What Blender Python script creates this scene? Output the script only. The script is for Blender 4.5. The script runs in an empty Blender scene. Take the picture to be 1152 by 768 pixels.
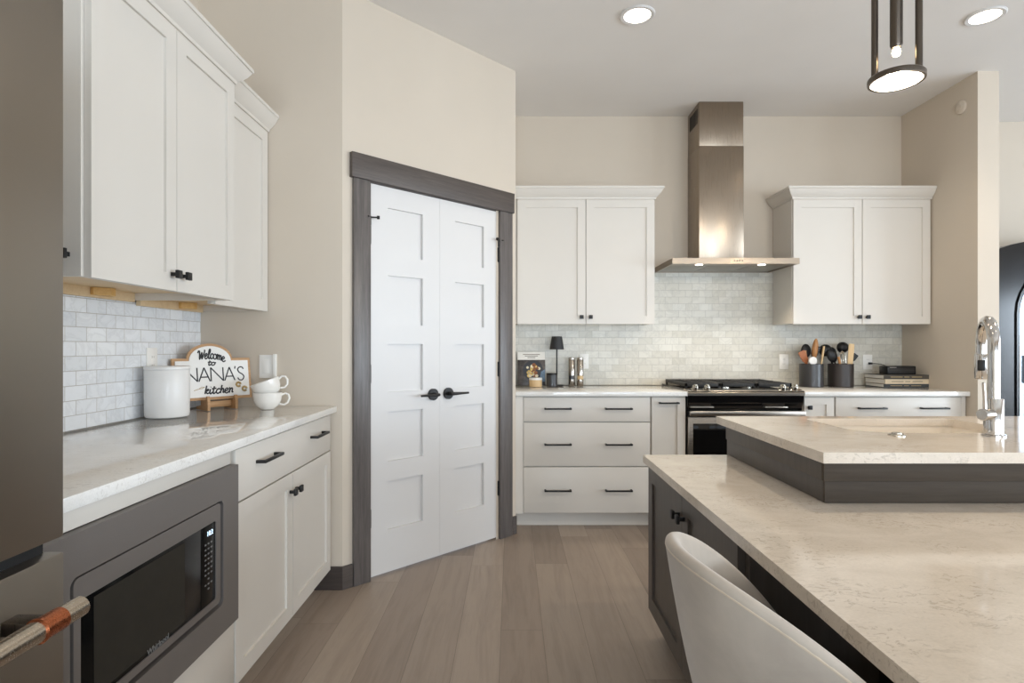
import bpy, bmesh, math, random
from mathutils import Vector, Matrix
random.seed(7)
PI = math.pi
R = math.radians
scene = bpy.context.scene
COL = scene.collection

# ------------------------------------------------------------------ camera
cam_d = bpy.data.cameras.new('camera')
cam_d.sensor_width = 36.0
cam_d.lens = 653.0 / 1152.0 * 36.0
cam_d.shift_y = 6.0 / 1152.0
cam_d.clip_start = 0.02
cam = bpy.data.objects.new('camera', cam_d)
COL.objects.link(cam)
cam.location = (0, 0, 1.21)
cam.rotation_euler = (R(90), 0, 0)
scene.camera = cam

# ------------------------------------------------------------------ light
scene.view_settings.view_transform = 'Standard'
scene.view_settings.look = 'None'
scene.view_settings.gamma = 1.0
scene.view_settings.use_curve_mapping = False
scene.view_settings.exposure = 0.2
try:
    scene.cycles.use_denoising = True
    scene.cycles.max_bounces = 10
    scene.cycles.diffuse_bounces = 6
    scene.cycles.sample_clamp_indirect = 6.0
except Exception:
    pass
world = bpy.data.worlds.new('sky')
scene.world = world
world.use_nodes = True
bg = world.node_tree.nodes['Background']
bg.inputs['Color'].default_value = (0.78, 0.88, 1.0, 1)
bg.inputs['Strength'].default_value = 1.2


def area(name, loc, rot, sx, sy, energy, color):
    d = bpy.data.lights.new(name, 'AREA')
    d.shape = 'RECTANGLE'
    d.size = sx
    d.size_y = sy
    d.energy = energy
    d.color = color
    o = bpy.data.objects.new(name, d)
    COL.objects.link(o)
    o.location = loc
    o.rotation_euler = rot
    return o


DAY = (0.75, 0.875, 1.0)
WIN_R = [(-2.6, -1.0), (-0.4, 1.2), (1.8, 3.4)]            # y ranges of the windows in the far right wall
WIN_B = [(-0.9, 1.1), (1.9, 3.9), (4.6, 6.6)]              # x ranges of the windows in the rear wall
for i, (a_, b_) in enumerate(WIN_R):
    area('window_daylight', (7.62, (a_ + b_) / 2, 1.05), (0, R(70), 0), 1.9, b_ - a_, (140, 150, 78)[i], DAY)
for i, (a_, b_) in enumerate(WIN_B):
    area('window_daylight', ((a_ + b_) / 2, -4.62, 0.95), (R(72), 0, 0), b_ - a_, 1.7, (115, 135, 40)[i], DAY)

# ------------------------------------------------------------------ materials
def lin(c):
    out = []
    for v in c[:3]:
        v = v / 255.0
        out.append(v / 12.92 if v <= 0.04045 else ((v + 0.055) / 1.055) ** 2.4)
    return (out[0], out[1], out[2], 1)


class NT:
    def __init__(self, name):
        self.m = bpy.data.materials.new(name)
        self.m.use_nodes = True
        self.t = self.m.node_tree
        self.b = self.t.nodes['Principled BSDF']

    def n(self, typ, **kw):
        nd = self.t.nodes.new(typ)
        for k, v in kw.items():
            if k.startswith('i_'):
                key = k[2:]
                key = int(key) if key.isdigit() else key.replace('_', ' ')
                nd.inputs[key].default_value = v
            else:
                setattr(nd, k, v)
        return nd

    def l(self, a, b):
        self.t.links.new(a, b)

    def coords(self, scale=(1, 1, 1), rot=(0, 0, 0)):
        tc = self.n('ShaderNodeTexCoord')
        mp = self.n('ShaderNodeMapping')
        mp.inputs['Scale'].default_value = scale
        mp.inputs['Rotation'].default_value = rot
        self.l(tc.outputs['Object'], mp.inputs['Vector'])
        return mp.outputs['Vector']

    def noise(self, vec, scale, detail=4, rough=0.5, dist=0.0):
        nd = self.n('ShaderNodeTexNoise')
        nd.inputs['Scale'].default_value = scale
        nd.inputs['Detail'].default_value = detail
        nd.inputs['Roughness'].default_value = rough
        nd.inputs['Distortion'].default_value = dist
        self.l(vec, nd.inputs['Vector'])
        return nd.outputs['Fac']

    def ramp(self, fac, stops):
        nd = self.n('ShaderNodeValToRGB')
        el = nd.color_ramp.elements
        while len(el) > 1:
            el.remove(el[-1])
        el[0].position = stops[0][0]
        el[0].color = stops[0][1]
        for p, c in stops[1:]:
            e = el.new(p)
            e.color = c
        self.l(fac, nd.inputs['Fac'])
        return nd.outputs['Color']

    def mix(self, fac, a, b, mode='MIX'):
        nd = self.n('ShaderNodeMix', data_type='RGBA', blend_type=mode)
        for sock, v in ((nd.inputs[0], fac), (nd.inputs[6], a), (nd.inputs[7], b)):
            if hasattr(v, 'is_output'):
                self.l(v, sock)
            else:
                sock.default_value = v
        return nd.outputs[2]

    def math(self, op, a, b=None):
        nd = self.n('ShaderNodeMath', operation=op)
        for sock, v in ((nd.inputs[0], a), (nd.inputs[1], b)):
            if v is None:
                continue
            if hasattr(v, 'is_output'):
                self.l(v, sock)
            else:
                sock.default_value = v
        return nd.outputs[0]

    def bump(self, fac, strength=0.1, dist=0.002):
        nd = self.n('ShaderNodeBump')
        nd.inputs['Strength'].default_value = strength
        nd.inputs['Distance'].default_value = dist
        self.l(fac, nd.inputs['Height'])
        self.l(nd.outputs['Normal'], self.b.inputs['Normal'])

    def set(self, col=None, rough=None, metal=None, spec=None, **kw):
        if col is not None:
            if hasattr(col, 'is_output'):
                self.l(col, self.b.inputs['Base Color'])
            else:
                self.b.inputs['Base Color'].default_value = col
        if rough is not None:
            if hasattr(rough, 'is_output'):
                self.l(rough, self.b.inputs['Roughness'])
            else:
                self.b.inputs['Roughness'].default_value = rough
        if metal is not None:
            self.b.inputs['Metallic'].default_value = metal
        if spec is not None:
            self.b.inputs['Specular IOR Level'].default_value = spec
        for k, v in kw.items():
            self.b.inputs[k.replace('_', ' ')].default_value = v
        return self.m


def plain(name, col, rough=0.5, metal=0.0, spec=0.5, vary=0.03, scale=30.0, bump=0.0):
    t = NT(name)
    v = t.coords()
    f = t.noise(v, scale, 3)
    c = lin(col)
    lo = tuple(x * (1 - vary) for x in c[:3]) + (1,)
    hi = tuple(min(1, x * (1 + vary)) for x in c[:3]) + (1,)
    col_o = t.ramp(f, [(0.3, lo), (0.7, hi)])
    t.set(col_o, rough, metal, spec)
    if bump:
        t.bump(f, bump, 0.001)
    return t.m


def emit(name, col, strength):
    t = NT(name)
    t.set((0.8, 0.8, 0.8, 1), 0.4)
    t.b.inputs['Emission Color'].default_value = lin(col)
    t.b.inputs['Emission Strength'].default_value = strength
    return t.m


def wood(name, c0, c1, axis='Z', rough=0.5, scale=1.0, bump=0.15):
    t = NT(name)
    s = {'X': (1.2, 22, 22), 'Y': (22, 1.2, 22), 'Z': (22, 22, 1.2)}[axis]
    v = t.coords(tuple(q * scale for q in s))
    f = t.noise(v, 3.0, 6, 0.6, 0.6)
    f2 = t.noise(v, 14.0, 3, 0.6, 0.0)
    c = t.ramp(f, [(0.3, lin(c0)), (0.7, lin(c1))])
    c = t.mix(0.25, c, t.ramp(f2, [(0.35, lin(c0)), (0.65, lin(c1))]))
    t.set(c, rough)
    if bump:
        t.bump(f2, bump, 0.0008)
    return t.m


def floor_mat():
    t = NT('oak_plank_floor')
    tc = t.n('ShaderNodeTexCoord')
    sep = t.n('ShaderNodeSeparateXYZ')
    t.l(tc.outputs['Object'], sep.inputs[0])
    X = t.math('ADD', sep.outputs[0], 0.047)
    Y = sep.outputs[1]
    W, L = 0.178, 1.75
    rowf = t.math('DIVIDE', X, W)
    row = t.math('FLOOR', rowf)
    wn = t.n('ShaderNodeTexWhiteNoise', noise_dimensions='1D')
    t.l(row, wn.inputs['W'])
    off = t.math('MULTIPLY', wn.outputs['Value'], L)
    yf = t.math('DIVIDE', t.math('ADD', Y, off), L)
    pl = t.math('FLOOR', yf)
    cmb = t.n('ShaderNodeCombineXYZ')
    t.l(row, cmb.inputs[0])
    t.l(pl, cmb.inputs[1])
    wn2 = t.n('ShaderNodeTexWhiteNoise', noise_dimensions='3D')
    t.l(cmb.outputs[0], wn2.inputs['Vector'])
    base = t.ramp(wn2.outputs['Value'], [(0.0, lin((138, 124, 111))), (0.35, lin((150, 135, 122))), (0.7, lin((160, 145, 131))), (1.0, lin((170, 155, 141)))])
    # grain: shifted per plank
    cmb2 = t.n('ShaderNodeCombineXYZ')
    t.l(t.math('ADD', t.math('MULTIPLY', X, 14.0), t.math('MULTIPLY', wn2.outputs['Value'], 40.0)), cmb2.inputs[0])
    t.l(t.math('ADD', t.math('MULTIPLY', Y, 1.1), t.math('MULTIPLY', wn2.outputs['Value'], 17.0)), cmb2.inputs[1])
    g = t.noise(cmb2.outputs[0], 1.6, 7, 0.62, 0.9)
    gf = t.noise(cmb2.outputs[0], 9.0, 4, 0.7, 0.3)
    grain = t.ramp(g, [(0.25, (0.78, 0.77, 0.76, 1)), (0.55, (1, 1, 1, 1)), (0.8, (1.0, 1.0, 1.0, 1))])
    grain2 = t.ramp(gf, [(0.3, (0.9, 0.9, 0.9, 1)), (0.6, (1, 1, 1, 1))])
    c = t.mix(1.0, base, grain, 'MULTIPLY')
    c = t.mix(0.8, c, grain2, 'MULTIPLY')
    # joints
    fx = t.math('FRACT', rowf)
    fy = t.math('FRACT', yf)
    ex = t.math('MULTIPLY', t.math('MINIMUM', fx, t.math('SUBTRACT', 1.0, fx)), W)
    ey = t.math('MULTIPLY', t.math('MINIMUM', fy, t.math('SUBTRACT', 1.0, fy)), L)
    e = t.math('MINIMUM', ex, ey)
    j = t.math('LESS_THAN', e, 0.0011)
    c = t.mix(t.math('MULTIPLY', j, 0.45), c, lin((60, 50, 44)))
    rr = t.ramp(gf, [(0.3, (0.36, 0.36, 0.36, 1)), (0.7, (0.46, 0.46, 0.46, 1))])
    t.set(c, rr, spec=0.4)
    h = t.math('SUBTRACT', gf, t.math('MULTIPLY', j, 2.0))
    t.bump(h, 0.06, 0.001)
    return t.m


def tile_mat(name, plane):
    t = NT(name)
    tc = t.n('ShaderNodeTexCoord')
    sep = t.n('ShaderNodeSeparateXYZ')
    t.l(tc.outputs['Object'], sep.inputs[0])
    cmb = t.n('ShaderNodeCombineXYZ')
    t.l(sep.outputs[0 if plane == 'XZ' else 1], cmb.inputs[0])
    t.l(t.math('SUBTRACT', sep.outputs[2], 0.914), cmb.inputs[1])
    br = t.n('ShaderNodeTexBrick', offset=0.5)
    br.inputs['Scale'].default_value = 1.0
    br.inputs['Brick Width'].default_value = 0.1035
    br.inputs['Row Height'].default_value = 0.0525
    br.inputs['Mortar Size'].default_value = 0.0012
    br.inputs['Mortar Smooth'].default_value = 0.1
    br.inputs['Bias'].default_value = 0.0
    br.inputs['Color1'].default_value = (0, 0, 0, 1)
    br.inputs['Color2'].default_value = (1, 1, 1, 1)
    br.inputs['Mortar'].default_value = (0.5, 0.5, 0.5, 1)
    t.l(cmb.outputs[0], br.inputs['Vector'])
    cs = ((206, 202, 190), (213, 209, 198), (220, 217, 207)) if plane == 'XZ' else ((226, 229, 232), (233, 235, 238), (239, 241, 243))  # one marble: warm lamplight and cool daylight put into its tones per wall
    tone = t.ramp(br.outputs['Color'], [(0.0, lin(cs[0])), (0.5, lin(cs[1])), (1.0, lin(cs[2]))])
    # veins, offset per tile
    off = t.n('ShaderNodeVectorMath', operation='MULTIPLY_ADD')
    t.l(br.outputs['Color'], off.inputs[0])
    off.inputs[1].default_value = (7.3, 3.1, 5.7)
    t.l(cmb.outputs[0], off.inputs[2])
    f = t.noise(off.outputs[0], 9.0, 5, 0.6, 1.2)
    v = t.ramp(f, [(0.40, (1, 1, 1, 1)), (0.48, (0.87, 0.87, 0.87, 1)), (0.52, (0.97, 0.97, 0.96, 1)), (0.62, (1, 1, 1, 1)), (0.75, (0.93, 0.93, 0.92, 1))])
    c = t.mix(0.8, tone, v, 'MULTIPLY')
    c = t.mix(br.outputs['Fac'], c, lin((182, 178, 171)))
    t.set(c, 0.3, spec=0.4)
    h = t.math('SUBTRACT', 1.0, br.outputs['Fac'])
    t.bump(h, 0.5, 0.0015)
    return t.m


def quartz_mat(name, c0, c1, c2, rough=0.07):
    t = NT(name)
    v = t.coords((1, 1.6, 1.6))
    f = t.noise(v, 6.0, 6, 0.6, 0.8)
    fine = t.noise(v, 34.0, 6, 0.7, 1.6)
    grit = t.noise(v, 160.0, 2, 0.5, 0)
    c = t.ramp(f, [(0.3, lin(c1)), (0.65, lin(c0))])
    veins = t.ramp(fine, [(0.30, (1, 1, 1, 1)), (0.385, (0, 0, 0, 1)), (0.40, (0, 0, 0, 1)), (0.45, (1, 1, 1, 1))])
    patch = t.ramp(t.noise(v, 4.0, 3, 0.5, 0.4), [(0.42, (0, 0, 0, 1)), (0.62, (1, 1, 1, 1))])
    inv = t.math('SUBTRACT', 1.0, veins)
    fac = t.math('MULTIPLY', t.math('MULTIPLY', inv, patch), 0.55)
    c = t.mix(fac, c, lin(c2))
    g = t.ramp(grit, [(0.35, (0.95, 0.95, 0.95, 1)), (0.6, (1, 1, 1, 1))])
    c = t.mix(1.0, c, g, 'MULTIPLY')
    t.set(c, rough, spec=0.5)
    return t.m


def steel_mat(name, col, rough=0.3, axis='X', amount=0.1):
    t = NT(name)
    s = {'X': (1, 90, 90), 'Y': (90, 1, 90), 'Z': (90, 90, 1)}[axis]
    v = t.coords(s)
    f = t.noise(v, 6.0, 4, 0.6)
    c = lin(col)
    lo = tuple(x * (1 - amount) for x in c[:3]) + (1,)
    t.set(t.ramp(f, [(0.3, lo), (0.7, c)]), t.ramp(f, [(0.3, (rough * 0.85,) * 3 + (1,)), (0.7, (rough * 1.15,) * 3 + (1,))]), 1.0)
    return t.m


def fabric_mat(name, c0, c1):
    t = NT(name)
    v = t.coords()
    f = t.noise(v, 7.0, 5, 0.6, 0.5)
    w = t.noise(v, 900.0, 2, 0.5)
    c = t.ramp(f, [(0.3, lin(c0)), (0.7, lin(c1))])
    t.set(c, 0.85, spec=0.2)
    t.b.inputs['Sheen Weight'].default_value = 0.4
    t.b.inputs['Sheen Roughness'].default_value = 0.4
    t.bump(w, 0.15, 0.0006)
    return t.m


M = {}
M['wall'] = plain('wall_paint', (207, 196, 181), 0.85, spec=0.2, vary=0.012, scale=3, bump=0.0)
M['ceiling'] = plain('ceiling_paint', (232, 229, 225), 0.9, spec=0.2, vary=0.012, scale=3)
M['cab'] = plain('white_cabinet_paint', (216, 211, 203), 0.38, spec=0.4, vary=0.008, scale=5)
M['door'] = plain('white_door_paint', (217, 215, 213), 0.4, spec=0.4, vary=0.006, scale=5)
M['cabwood'] = wood('maple_veneer', (214, 186, 146), (228, 204, 166), 'Y', 0.55, 0.5, 0.0)
M['block'] = wood('pine_block', (206, 160, 92), (224, 184, 120), 'Y', 0.6, 1.0, 0.0)
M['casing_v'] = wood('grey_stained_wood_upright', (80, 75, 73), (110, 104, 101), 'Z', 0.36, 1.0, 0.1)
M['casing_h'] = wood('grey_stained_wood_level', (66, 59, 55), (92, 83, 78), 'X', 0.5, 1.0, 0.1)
M['basebd'] = wood('brown_stained_wood', (52, 44, 40), (72, 62, 57), 'X', 0.45, 1.0, 0.1)
M['isl'] = wood('charcoal_stained_wood_upright', (72, 66, 60), (86, 79, 73), 'Z', 0.42, 0.8, 0.03)
M['isl_h'] = wood('charcoal_stained_wood_level', (66, 57, 48), (78, 69, 59), 'X', 0.6, 0.8, 0.03)
M['isl_h'].node_tree.nodes['Principled BSDF'].inputs['Specular IOR Level'].default_value = 0.25
M['floor'] = floor_mat()
M['tile_back'] = tile_mat('marble_subway_tile_warm_lit', 'XZ')
M['tile_left'] = tile_mat('marble_subway_tile_cool_lit', 'YZ')
M['quartz'] = quartz_mat('beige_quartz', (218, 207, 193), (205, 193, 178), (158, 145, 130), 0.1)
M['quartz_w'] = quartz_mat('white_quartz', (240, 239, 236), (233, 231, 227), (198, 194, 188), 0.03)
M['quartz_w'].node_tree.nodes['Principled BSDF'].inputs['Specular IOR Level'].default_value = 0.75
M['steel'] = steel_mat('brushed_steel', (176, 168, 158), 0.3, 'X')
M['steel_h'] = steel_mat('hood_steel', (158, 145, 130), 0.34, 'X')
M['mill'] = steel_mat('mill_steel', (168, 160, 150), 0.2, 'Z')
M['steel_v'] = steel_mat('brushed_steel_upright', (158, 144, 128), 0.3, 'Z')
M['steel_fridge'] = steel_mat('fridge_steel', (152, 145, 136), 0.36, 'Y', 0.06)
M['steel_handle'] = steel_mat('handle_steel', (196, 186, 172), 0.25, 'Y', 0.1)
M['blacksteel'] = steel_mat('black_stainless', (122, 117, 114), 0.45, 'Y', 0.05)
M['blacksteel'].node_tree.nodes['Principled BSDF'].inputs['Metallic'].default_value = 0.35
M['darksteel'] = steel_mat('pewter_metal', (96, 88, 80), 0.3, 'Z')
M['copper'] = steel_mat('copper_band', (186, 112, 78), 0.28, 'Y', 0.15)
M['chrome'] = plain('chrome', (196, 192, 187), 0.1, 1.0, vary=0.0)
M['nickel'] = plain('satin_nickel', (190, 184, 172), 0.22, 1.0, vary=0.02)
M['black'] = plain('matte_black_metal', (32, 31, 31), 0.42, 0.3, vary=0.05)
M['blackgloss'] = plain('black_glass', (12, 12, 13), 0.06, 0.0, vary=0.02)
M['mwglass'] = plain('microwave_glass', (14, 14, 14), 0.16, 0.0, spec=0.14, vary=0.02)
M['blackwin'] = plain('smoked_window', (46, 45, 41), 0.18, 0.0, spec=0.14, vary=0.05)
M['iron'] = plain('cast_iron', (44, 43, 42), 0.6, 0.2, vary=0.1, scale=80, bump=0.1)
M['gap'] = plain('dark_recess', (14, 14, 15), 0.7, vary=0.02)
M['ceramic'] = plain('white_ceramic', (236, 233, 227), 0.14, vary=0.01)
M['ceramic_m'] = plain('white_stoneware', (232, 231, 229), 0.3, vary=0.01)
M['sink'] = plain('cream_sink_ceramic', (232, 224, 212), 0.18, vary=0.01)
M['crock_a'] = plain('charcoal_stoneware', (58, 57, 58), 0.34, vary=0.06, scale=12)
M['crock_b'] = plain('brown_black_stoneware', (52, 46, 44), 0.45, vary=0.06, scale=12)
M['plastic_w'] = plain('white_plastic', (240, 238, 233), 0.35, vary=0.01)
M['plastic_slot'] = plain('grey_plastic', (150, 145, 138), 0.4, vary=0.01)
M['shade'] = plain('black_shade', (40, 40, 42), 0.55, vary=0.05)
M['velvet'] = fabric_mat('beige_velvet', (166, 156, 145), (184, 174, 162))
M['piping'] = fabric_mat('beige_piping', (186, 172, 152), (206, 192, 172))
M['wood_lt'] = wood('pale_beech', (206, 172, 124), (226, 196, 150), 'Z', 0.5, 2.0, 0)
M['wood_md'] = wood('olive_wood', (164, 112, 64), (196, 142, 88), 'Z', 0.5, 2.0, 0)
M['wood_rd'] = wood('cherry_wood', (140, 78, 40), (172, 104, 56), 'Z', 0.5, 2.0, 0)
M['sign_wood'] = wood('oak_sign_wood', (168, 126, 84), (198, 158, 114), 'X', 0.55, 1.5, 0.05)
M['sign_white'] = plain('painted_white_board', (238, 236, 232), 0.6, vary=0.01)
M['sign_black'] = plain('charcoal_lettering', (44, 44, 46), 0.6, vary=0.04)
M['gold'] = wood('carved_gold_wood', (150, 124, 76), (196, 170, 116), 'X', 0.5, 3.0, 0)
M['paper'] = plain('paper', (238, 234, 226), 0.8, vary=0.02)
M['book_photo'] = plain('dark_printed_photo', (78, 72, 70), 0.35, vary=0.5, scale=40)
M['food'] = plain('printed_pasta', (222, 184, 104), 0.4, vary=0.45, scale=120)
M['food_w'] = plain('printed_cream_sauce', (232, 220, 190), 0.4, vary=0.15, scale=120)
M['food_r'] = plain('printed_brown_sauce', (138, 84, 46), 0.4, vary=0.4, scale=90)
M['plate_print'] = plain('printed_dark_bowl', (52, 54, 60), 0.35, vary=0.2, scale=50)
M['napkin'] = plain('printed_blue_cloth', (104, 128, 150), 0.4, vary=0.25, scale=90)
M['book_dark'] = plain('charcoal_book_cloth', (72, 68, 62), 0.6, vary=0.06)
M['book_cream'] = plain('cream_book_cloth', (214, 198, 172), 0.6, vary=0.04)
M['book_blue'] = plain('slate_book_cloth', (66, 70, 74), 0.6, vary=0.06)
M['gold_print'] = plain('tan_print', (186, 164, 122), 0.5, vary=0.04)
M['grey_print'] = plain('grey_print', (120, 108, 94), 0.5, vary=0.04)
M['panel_grey'] = plain('filter_mesh', (150, 146, 138), 0.4, 0.6, vary=0.15, scale=300)
M['lens'] = emit('lamp_lens', (255, 240, 218), 9.0)
M['lens_small'] = emit('hood_lamp', (255, 244, 226), 8.0)
M['bulb'] = emit('bulb', (255, 226, 180), 30.0)
M['digit'] = emit('clock_digits', (170, 205, 235), 1.6)
M['keyprint'] = plain('key_print', (120, 120, 120), 0.5, vary=0.02)
M['blk_lacquer'] = plain('black_lacquer', (22, 22, 24), 0.16, vary=0.05)
M['reflect_glass'] = plain('reflection_tinted_glass', (188, 202, 216), 0.05, 0.75, vary=0.02)  # window reflection put into the pale blue colour of the pane


def pane_mat():
    t = NT('window_glass')
    out = t.t.nodes['Material Output']
    tr = t.n('ShaderNodeBsdfTransparent')
    gl = t.n('ShaderNodeBsdfGlossy')
    gl.inputs['Roughness'].default_value = 0.02
    mx = t.n('ShaderNodeMixShader')
    mx.inputs[0].default_value = 0.06
    t.l(tr.outputs[0], mx.inputs[1])
    t.l(gl.outputs[0], mx.inputs[2])
    t.l(mx.outputs[0], out.inputs['Surface'])
    return t.m


M['pane'] = pane_mat()

# ------------------------------------------------------------------ mesh helpers
class MB:
    def __init__(self):
        self.bm = bmesh.new()

    def box(self, x0, x1, y0, y1, z0, z1, bev=0.0, seg=2):
        r = bmesh.ops.create_cube(self.bm, size=1.0)
        vs = r['verts']
        bmesh.ops.scale(self.bm, verts=vs, vec=(x1 - x0, y1 - y0, z1 - z0))
        bmesh.ops.translate(self.bm, verts=vs, vec=((x0 + x1) / 2, (y0 + y1) / 2, (z0 + z1) / 2))
        if bev > 0:
            es = list({e for v in vs for e in v.link_edges})
            bmesh.ops.bevel(self.bm, geom=es, offset=bev, segments=seg, affect='EDGES', profile=0.5)
        return self

    def mesh(self, verts, faces):
        vs = [self.bm.verts.new(v) for v in verts]
        for f in faces:
            try:
                self.bm.faces.new([vs[i] for i in f])
            except ValueError:
                pass
        return self

    def tube(self, pts, r, seg=12, cap=True, rs=None):
        pts = [Vector(p) for p in pts]
        n = len(pts)
        rings = []
        t0 = (pts[1] - pts[0]).normalized()
        up = Vector((0, 0, 1)) if abs(t0.z) < 0.9 else Vector((1, 0, 0))
        nv = t0.cross(up).normalized()
        for i, p in enumerate(pts):
            if i == 0:
                t = t0
            elif i == n - 1:
                t = (pts[-1] - pts[-2]).normalized()
            else:
                t = ((pts[i + 1] - p).normalized() + (p - pts[i - 1]).normalized())
                t = t.normalized() if t.length > 1e-6 else (p - pts[i - 1]).normalized()
            nv = (nv - t * nv.dot(t)).normalized()
            bv = t.cross(nv)
            rad = rs[i] if rs else r
            rings.append([self.bm.verts.new(p + (nv * math.cos(2 * PI * k / seg) + bv * math.sin(2 * PI * k / seg)) * rad) for k in range(seg)])
        for a, b in zip(rings, rings[1:]):
            for k in range(seg):
                self.bm.faces.new((a[k], a[(k + 1) % seg], b[(k + 1) % seg], b[k]))
        if cap:
            self.bm.faces.new(list(reversed(rings[0])))
            self.bm.faces.new(rings[-1])
        return self

    def cyl(self, p0, p1, r, r2=None, seg=28):
        return self.tube([p0, p1], r, seg, True, [r, r if r2 is None else r2])

    def lathe(self, prof, c=(0, 0, 0), seg=40, sx=1.0, sy=1.0):
        rings = []
        for (r, z) in prof:
            if r < 1e-6:
                rings.append([self.bm.verts.new((c[0], c[1], c[2] + z))])
            else:
                rings.append([self.bm.verts.new((c[0] + sx * r * math.cos(2 * PI * k / seg), c[1] + sy * r * math.sin(2 * PI * k / seg), c[2] + z)) for k in range(seg)])
        for a, b in zip(rings, rings[1:]):
            for k in range(seg):
                k2 = (k + 1) % seg
                if len(a) == 1 and len(b) > 1:
                    self.bm.faces.new((a[0], b[k2], b[k]))
                elif len(b) == 1 and len(a) > 1:
                    self.bm.faces.new((a[k], a[k2], b[0]))
                elif len(a) > 1:
                    self.bm.faces.new((a[k], a[k2], b[k2], b[k]))
        return self

    def prism(self, poly, h0, h1, plane='XY'):
        def P(u, v, h):
            return {'XY': (u, v, h), 'XZ': (u, h, v), 'YZ': (h, u, v)}[plane]
        n = len(poly)
        a = [self.bm.verts.new(P(u, v, h0)) for u, v in poly]
        b = [self.bm.verts.new(P(u, v, h1)) for u, v in poly]
        self.bm.faces.new(list(reversed(a)))
        self.bm.faces.new(b)
        for i in range(n):
            j = (i + 1) % n
            self.bm.faces.new((a[i], a[j], b[j], b[i]))
        return self

    def loft(self, rings, cap0=True, cap1=True, closed=True):
        rr = [[self.bm.verts.new(p) for p in ring] for ring in rings]
        n = len(rr[0])
        for a, b in zip(rr, rr[1:]):
            for k in range(n if closed else n - 1):
                k2 = (k + 1) % n
                self.bm.faces.new((a[k], a[k2], b[k2], b[k]))
        if cap0:
            self.bm.faces.new(list(reversed(rr[0])))
        if cap1:
            self.bm.faces.new(rr[-1])
        return self

    def shaker(self, x0, x1, z0, z1, panels, y0=0.0, th=0.02, rec=0.009, bev=0.0015):
        """door slab with recessed flat panels; front faces -y"""
        xs = sorted({x0, x1} | {p[0] for p in panels} | {p[1] for p in panels})
        zs = sorted({z0, z1} | {p[2] for p in panels} | {p[3] for p in panels})
        V = {}

        def v(x, y, z):
            k = (round(x, 5), round(y, 5), round(z, 5))
            if k not in V:
                V[k] = self.bm.verts.new((x, y, z))
            return V[k]
        for i in range(len(xs) - 1):
            for j in range(len(zs) - 1):
                a, b, c, d = xs[i], xs[i + 1], zs[j], zs[j + 1]
                mx, mz = (a + b) / 2, (c + d) / 2
                inp = any(p[0] < mx < p[1] and p[2] < mz < p[3] for p in panels)
                y = y0 + rec if inp else y0
                self.bm.faces.new((v(a, y, c), v(b, y, c), v(b, y, d), v(a, y, d)))
        s = 0.0025
        for (a, b, c, d) in panels:
            xsn = [x for x in xs if a - 1e-6 <= x <= b + 1e-6]
            zsn = [z for z in zs if c - 1e-6 <= z <= d + 1e-6]
            for i in range(len(xsn) - 1):
                for zz in (c, d):
                    self.bm.faces.new((v(xsn[i], y0, zz), v(xsn[i + 1], y0, zz), v(xsn[i + 1], y0 + rec, zz), v(xsn[i], y0 + rec, zz)))
            for j in range(len(zsn) - 1):
                for xx in (a, b):
                    self.bm.faces.new((v(xx, y0, zsn[j]), v(xx, y0, zsn[j + 1]), v(xx, y0 + rec, zsn[j + 1]), v(xx, y0 + rec, zsn[j])))
        # sides and back
        for i in range(len(xs) - 1):
            for zz in (z0, z1):
                self.bm.faces.new((v(xs[i], y0, zz), v(xs[i + 1], y0, zz), v(xs[i + 1], y0 + th, zz), v(xs[i], y0 + th, zz)))
        for j in range(len(zs) - 1):
            for xx in (x0, x1):
                self.bm.faces.new((v(xx, y0, zs[j]), v(xx, y0, zs[j + 1]), v(xx, y0 + th, zs[j + 1]), v(xx, y0 + th, zs[j])))
        ring = [v(x, y0 + th, z0) for x in xs] + [v(x1, y0 + th, z) for z in zs[1:]] + [v(x, y0 + th, z1) for x in reversed(xs[:-1])] + [v(x0, y0 + th, z) for z in reversed(zs[1:-1])]
        self.bm.faces.new(ring)
        return self

    def sweep(self, path, prof, closed_prof=True):
        """prof = [(out, z)], path = [(x, y)] walked so that outward is to its right-hand side"""
        n = len(path)
        rings = []
        for i, p in enumerate(path):
            p = Vector(p)
            d1 = (p - Vector(path[i - 1])).normalized() if i > 0 else None
            d2 = (Vector(path[i + 1]) - p).normalized() if i < n - 1 else None
            d1 = d1 or d2
            d2 = d2 or d1
            n1 = Vector((d1.y, -d1.x))
            n2 = Vector((d2.y, -d2.x))
            m = (n1 + n2).normalized()
            k = 1.0 / max(0.2, m.dot(n1))
            rings.append([(p.x + m.x * o * k, p.y + m.y * o * k, z) for o, z in prof])
        return self.loft(rings)

    def text(self, body, size, loc, rot=None, ext=0.0005):
        cu = bpy.data.curves.new('t', 'FONT')
        cu.body = body
        cu.size = size
        cu.extrude = ext
        cu.align_x = 'CENTER'
        cu.align_y = 'CENTER'
        cu.resolution_u = 3
        ob = bpy.data.objects.new('t', cu)
        COL.objects.link(ob)
        dg = bpy.context.evaluated_depsgraph_get()
        me = ob.evaluated_get(dg).to_mesh()
        mt = Matrix.Translation(loc) @ (rot or Matrix.Rotation(R(90), 4, 'X'))
        vs = [self.bm.verts.new(mt @ v.co) for v in me.vertices]
        for p in me.polygons:
            try:
                self.bm.faces.new([vs[i] for i in p.vertices])
            except ValueError:
                pass
        ob.evaluated_get(dg).to_mesh_clear()
        bpy.data.objects.remove(ob)
        bpy.data.curves.remove(cu)
        return self

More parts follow.
